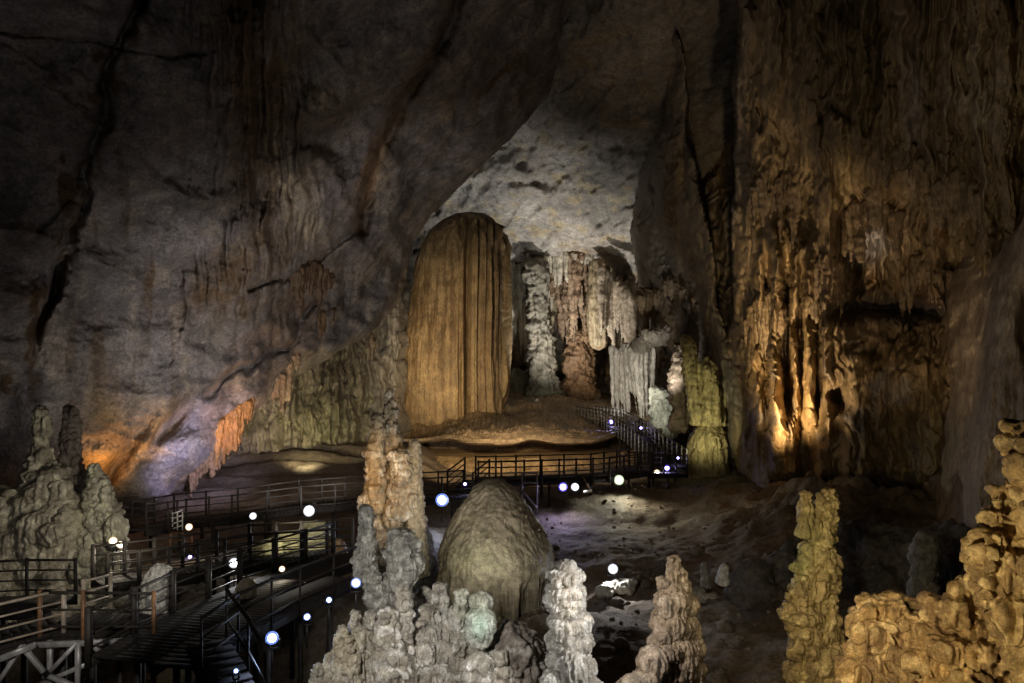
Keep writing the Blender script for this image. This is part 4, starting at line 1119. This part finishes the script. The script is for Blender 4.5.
def add_light(kind, loc, power, color, size=.1, target=None, angle=70, blend=.6):
    ld = bpy.data.lights.new(kind.lower() + '_lamp', kind); ld.energy = power; ld.color = color
    lo = bpy.data.objects.new(kind.lower() + '_lamp', ld); COL.objects.link(lo)
    lo.location = Vector([float(a) for a in loc])
    if kind == 'AREA': ld.shape = 'DISK'; ld.size = size
    else: ld.shadow_soft_size = size
    if kind == 'SPOT': ld.spot_size = math.radians(angle); ld.spot_blend = blend
    if target is not None:
        lo.rotation_euler = (Vector([float(a) for a in target]) - lo.location).to_track_quat('-Z', 'Y').to_euler()
    return lo


def floodlight(px, py, Y, dpx, col, power, label, stand=None):
    c = Vector(P(px, py, Y)); r = dpx * .88 / F * Y / 2
    base = c.copy(); base.z -= r + .12
    root = empty('floodlight', base); set_props(root, label, 'floodlight', 'floodlights along the walkways')
    d = (Vector(CAM) - c).normalized(); d.z *= .6; d.normalize()
    MB().tube(c - d * r * 1.3, c - d * .02, r * .55, r * 1.12, 16).build('housing', M_black, root)
    MB().tube(c - d * .015, c + d * r * .10, r * 1.12, r * 1.0, 24).build('halo_ring', ED[col], root)  # added ring that glows only as the lamp's halo
    MB().tube(c + d * r * .08, c + d * r * .26, r * .74, r * .5, 20).build('lens', EM[col], root)
    side = d.cross(Vector((0, 0, 1))).normalized()
    y = MB()
    for q in (-1, 1): y.beam(c + side * q * r * 1.2 - d * r * .5, base + side * q * r * 1.2 - d * r * .5, .03)
    y.beam(base + side * r * 1.2 - d * r * .5, base - side * r * 1.2 - d * r * .5, .04)
    y.build('bracket', M_black, root)
    if stand: MB().beam(base - d * r * .9, base - d * r * .9 - Vector((0, 0, stand)), .035).build('stake', M_black, root)
    lp = c + d * (r * .3 + .1)
    add_light('SPOT', lp, power * .7, LC_[col], .06, lp + Vector((d.x, d.y, -.25)), 150, .7)


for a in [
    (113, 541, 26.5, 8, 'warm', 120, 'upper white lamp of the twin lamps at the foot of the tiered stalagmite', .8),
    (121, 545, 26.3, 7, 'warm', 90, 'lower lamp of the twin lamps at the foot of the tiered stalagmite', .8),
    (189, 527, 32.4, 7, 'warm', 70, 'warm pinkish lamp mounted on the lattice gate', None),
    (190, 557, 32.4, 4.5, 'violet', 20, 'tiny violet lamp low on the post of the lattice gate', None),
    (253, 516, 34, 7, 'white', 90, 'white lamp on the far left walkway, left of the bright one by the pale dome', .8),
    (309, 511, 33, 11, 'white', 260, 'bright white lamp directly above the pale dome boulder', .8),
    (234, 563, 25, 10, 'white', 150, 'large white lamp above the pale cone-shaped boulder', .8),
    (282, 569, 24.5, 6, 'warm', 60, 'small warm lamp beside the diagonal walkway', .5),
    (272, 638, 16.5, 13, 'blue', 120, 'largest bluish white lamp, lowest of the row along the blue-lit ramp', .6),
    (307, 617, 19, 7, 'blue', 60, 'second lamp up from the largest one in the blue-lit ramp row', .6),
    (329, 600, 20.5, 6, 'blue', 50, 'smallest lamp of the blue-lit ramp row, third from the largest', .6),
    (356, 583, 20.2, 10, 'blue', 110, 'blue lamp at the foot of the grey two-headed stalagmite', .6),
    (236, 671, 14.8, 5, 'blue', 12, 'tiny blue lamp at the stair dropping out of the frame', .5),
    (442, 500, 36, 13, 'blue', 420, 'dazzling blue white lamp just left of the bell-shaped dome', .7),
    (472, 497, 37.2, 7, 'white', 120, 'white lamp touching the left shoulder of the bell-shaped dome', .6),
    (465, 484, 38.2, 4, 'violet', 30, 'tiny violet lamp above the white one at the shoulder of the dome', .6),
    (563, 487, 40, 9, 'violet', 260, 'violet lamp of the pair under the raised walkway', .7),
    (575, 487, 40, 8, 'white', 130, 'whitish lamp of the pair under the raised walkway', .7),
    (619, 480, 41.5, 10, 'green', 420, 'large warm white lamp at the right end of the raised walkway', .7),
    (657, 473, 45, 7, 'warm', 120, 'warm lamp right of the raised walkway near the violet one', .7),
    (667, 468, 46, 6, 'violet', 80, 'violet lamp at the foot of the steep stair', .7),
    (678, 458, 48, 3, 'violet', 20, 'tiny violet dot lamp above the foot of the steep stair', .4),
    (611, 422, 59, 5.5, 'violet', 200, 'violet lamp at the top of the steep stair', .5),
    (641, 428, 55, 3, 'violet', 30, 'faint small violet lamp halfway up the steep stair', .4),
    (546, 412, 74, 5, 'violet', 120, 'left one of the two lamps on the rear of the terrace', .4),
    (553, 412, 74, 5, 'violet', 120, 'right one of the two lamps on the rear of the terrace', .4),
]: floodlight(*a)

# lamp on the valley floor with its pale rock
gz = G(613, 583, 0)
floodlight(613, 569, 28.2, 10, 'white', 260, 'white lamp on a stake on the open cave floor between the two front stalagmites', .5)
formation('boulder', [chain(28.0, [(622, 590, 13), (624, 582, 11), (628, 577, 6)], squash=.7), chain(27.6, [(606, 592, 9), (606, 584, 7)])], .04,
          dsp(.03, 3, 0, 3, .15, 2, .08, 3, seed=90), colr((.6, .55, .46), (.45, .42, .36), 1, 90), M_near, 'low whitish rock lit by the lamp on the cave floor', 'boulder')
formation('stalagmite', [chain(26.5, [(722, 584, 7), (723, 575, 5.5), (724, 566, 4), (725, 562, 2)])], .03,
          dsp(.02, 3, 0, 3, .05, 2, 0, 3, seed=91), colr((.7, .68, .66), (.6, .58, .56), 1, 91), M_near, 'tiny bright white stalagmite on the dark floor right of the tan cone', 'stalagmite')
formation('stalagmite', [chain(26.5, [(706, 588, 5), (705, 575, 4), (704, 564, 3), (704, 561, 2)])], .03,
          dsp(.02, 3, 0, 3, .05, 2, 0, 3, seed=92), colr((.3, .28, .26), (.25, .23, .2), 1, 92), M_near, 'tiny grey stalagmite left of the tiny bright white one', 'stalagmite')
formation('boulder', [chain(26, [(698, 600, 10), (697, 592, 8), (697, 586, 5)]), chain(25.7, [(712, 598, 9), (712, 592, 6)])], .04,
          dsp(.03, 3, 0, 3, .15, 2, .08, 3, seed=93), colr((.4, .36, .32), (.3, .27, .24), 1, 93), M_near, 'low grey stones right of the tan cone stalagmite', 'boulder')
tp = empty('easel_stand', P(594, 494, 39.5)); set_props(tp, 'small wooden prop leaning on a pale base under the raised walkway', 'stand')
MB().beam(P(583, 477, 39.5), P(591, 491, 39.5), .09, .05).build('leaning_plank', M_rust, tp)
MB().beam(P(584, 492, 39.4), P(592, 491, 39.4), .4, .08).build('base', M_white, tp)

# ------------------------------------------------------------------ added spots without fixtures, standing in for unseen show lighting
def SP(px, py, Y, tgt, pw, col, ang=70, size=.3, bl=.8):
    return add_light('SPOT', P(px, py, Y), pw, col, size, tgt, ang, bl)


WARM = (1, .62, .28); AMB = (1, .5, .16); COOL = (.82, .88, 1); NEUT = (1, .93, .84)
# great stalagmite and terrace
SP(420, 400, 50, P(462, 330, 66), 3300, (1, .76, .45), 70)
SP(398, 420, 54, P(440, 370, 66), 900, (1, .68, .34), 70)
SP(520, 400, 50, P(500, 432, 58), 350, (1, .8, .55), 110)
SP(450, 425, 47, P(450, 468, 54.5), 1100, (1, .76, .42), 100)
SP(530, 425, 47, P(530, 468, 54.5), 1100, (1, .74, .42), 100)
SP(590, 425, 47, P(600, 450, 55), 500, (1, .84, .6), 110)
# back chamber
SP(560, 392, 71, P(565, 225, 82), 10000, (1, .95, .86), 120, bl=1)
SP(530, 394, 66, P(520, 190, 72), 3800, (.95, .94, .9), 90, bl=1)
SP(600, 396, 68, P(612, 240, 82), 1100, NEUT, 70)
SP(536, 398, 73, P(548, 400, 80), 60, (.85, 1, .82), 60)
SP(586, 392, 74, P(580, 330, 84), 700, (1, .78, .5), 80)
SP(522, 360, 76, P(530, 290, 84), 500, NEUT, 90)
SP(412, 330, 76, P(425, 240, 70), 1200, COOL, 90)
# pleated curtain, boulder, yellow column
SP(618, 404, 57, P(632, 370, 66), 2300, (1, .97, .86), 70)
SP(655, 416, 56, P(663, 406, 62), 620, (1, 1, .88), 50)
SP(698, 462, 44, P(707, 410, 50), 850, (1, .9, .5), 70)
SP(668, 392, 51, P(665, 330, 60), 1300, NEUT, 70)
# right wall
SP(752, 482, 34.5, P(795, 350, 42), 9500, (1, .7, .36), 54, bl=1)
SP(800, 485, 34, P(815, 290, 38), 2700, (1, .72, .42), 70, bl=1)
SP(880, 490, 25, P(910, 290, 33), 950, (1, .7, .42), 60, bl=1)
SP(940, 490, 18, P(980, 120, 26), 330, (1, .85, .7), 80)
SP(930, 480, 17, P(1000, 340, 25), 60, (1, .85, .7), 90)
# slab
SP(320, 492, 30, P(290, 330, 47), 4200, (1, .93, .88), 90)
SP(200, 520, 28, P(190, 330, 40), 1050, (1, .93, .88), 90)
SP(222, 474, 37, P(200, 455, 42), 1700, (.62, .58, 1), 70)
SP(112, 500, 36, P(108, 450, 38), 420, AMB, 80)
SP(150, 475, 37.5, P(160, 425, 40), 200, AMB, 70)
SP(240, 474, 39.5, P(236, 436, 42), 900, AMB, 60)
SP(300, 462, 47, P(320, 410, 54), 900, (1, .88, .5), 110)
SP(268, 462, 45, P(265, 400, 50), 420, WARM, 90)
SP(0, 720, 12, P(200, 100, 30), 600, (.95, .9, .85), 110)
SP(470, 680, 20, P(500, 100, 46), 1300, (.95, .9, .8), 90)
# centre column and front formations
SP(340, 470, 24, P(390, 480, 29), 300, (1, .62, .28), 60)
SP(450, 500, 22, P(400, 465, 29), 520, NEUT, 70)
SP(250, 560, 9, P(440, 640, 15.5), 1400, (1, .97, .92), 60)
SP(770, 560, 11, P(570, 620, 14), 850, (1, .97, .93), 50)
SP(470, 560, 11, P(675, 620, 14.5), 560, (1, .86, .7), 40)
SP(432, 520, 20, P(480, 550, 27.5), 190, (1, .93, .7), 70)
SP(770, 720, 8.5, P(930, 580, 12.5), 850, (1, .79, .42), 90)
SP(690, 480, 9, P(830, 590, 16), 1000, (1, .82, .5), 50)
SP(165, 505, 23, P(45, 520, 29), 900, (1, .9, .72), 80)
SP(-60, 560, 12, P(40, 625, 19.5), 800, (1, .92, .82), 50)
SP(185, 545, 18.5, P(156, 588, 21), 130, NEUT, 70)
SP(619, 484, 41, P(670, 512, 37), 300, (1, .88, .62), 120)
SP(442, 503, 35.8, P(449, 524, 34), 200, LC_['blue'], 100)
SP(563, 490, 39.8, P(530, 512, 37), 160, LC_['violet'], 120)
SP(292, 512, 27.5, P(300, 545, 29.5), 260, (1, .92, .66), 80)
SP(330, 556, 15, P(390, 565, 21), 420, (1, .96, .9), 60)

w = bpy.data.worlds.new('World'); S.world = w; w.use_nodes = True
w.node_tree.nodes['Background'].inputs[0].default_value = (.85, .88, 1, 1)
w.node_tree.nodes['Background'].inputs[1].default_value = .0035

cd = bpy.data.cameras.new('camera'); co = bpy.data.objects.new('camera', cd); COL.objects.link(co)
co.location = tuple(CAM); co.rotation_euler = (math.radians(90), 0, 0)
cd.sensor_width = 36; cd.lens = F / 1024 * 36; cd.clip_end = 500
S.camera = co
vs_ = S.view_settings
vs_.view_transform = 'Standard'; vs_.look = 'None'; vs_.exposure = 0; vs_.gamma = 1
S.cycles.max_bounces = 5; S.cycles.diffuse_bounces = 3; S.cycles.glossy_bounces = 2
S.cycles.sample_clamp_indirect = 3
S.cycles.use_denoising = True
S.cycles.caustics_reflective = False
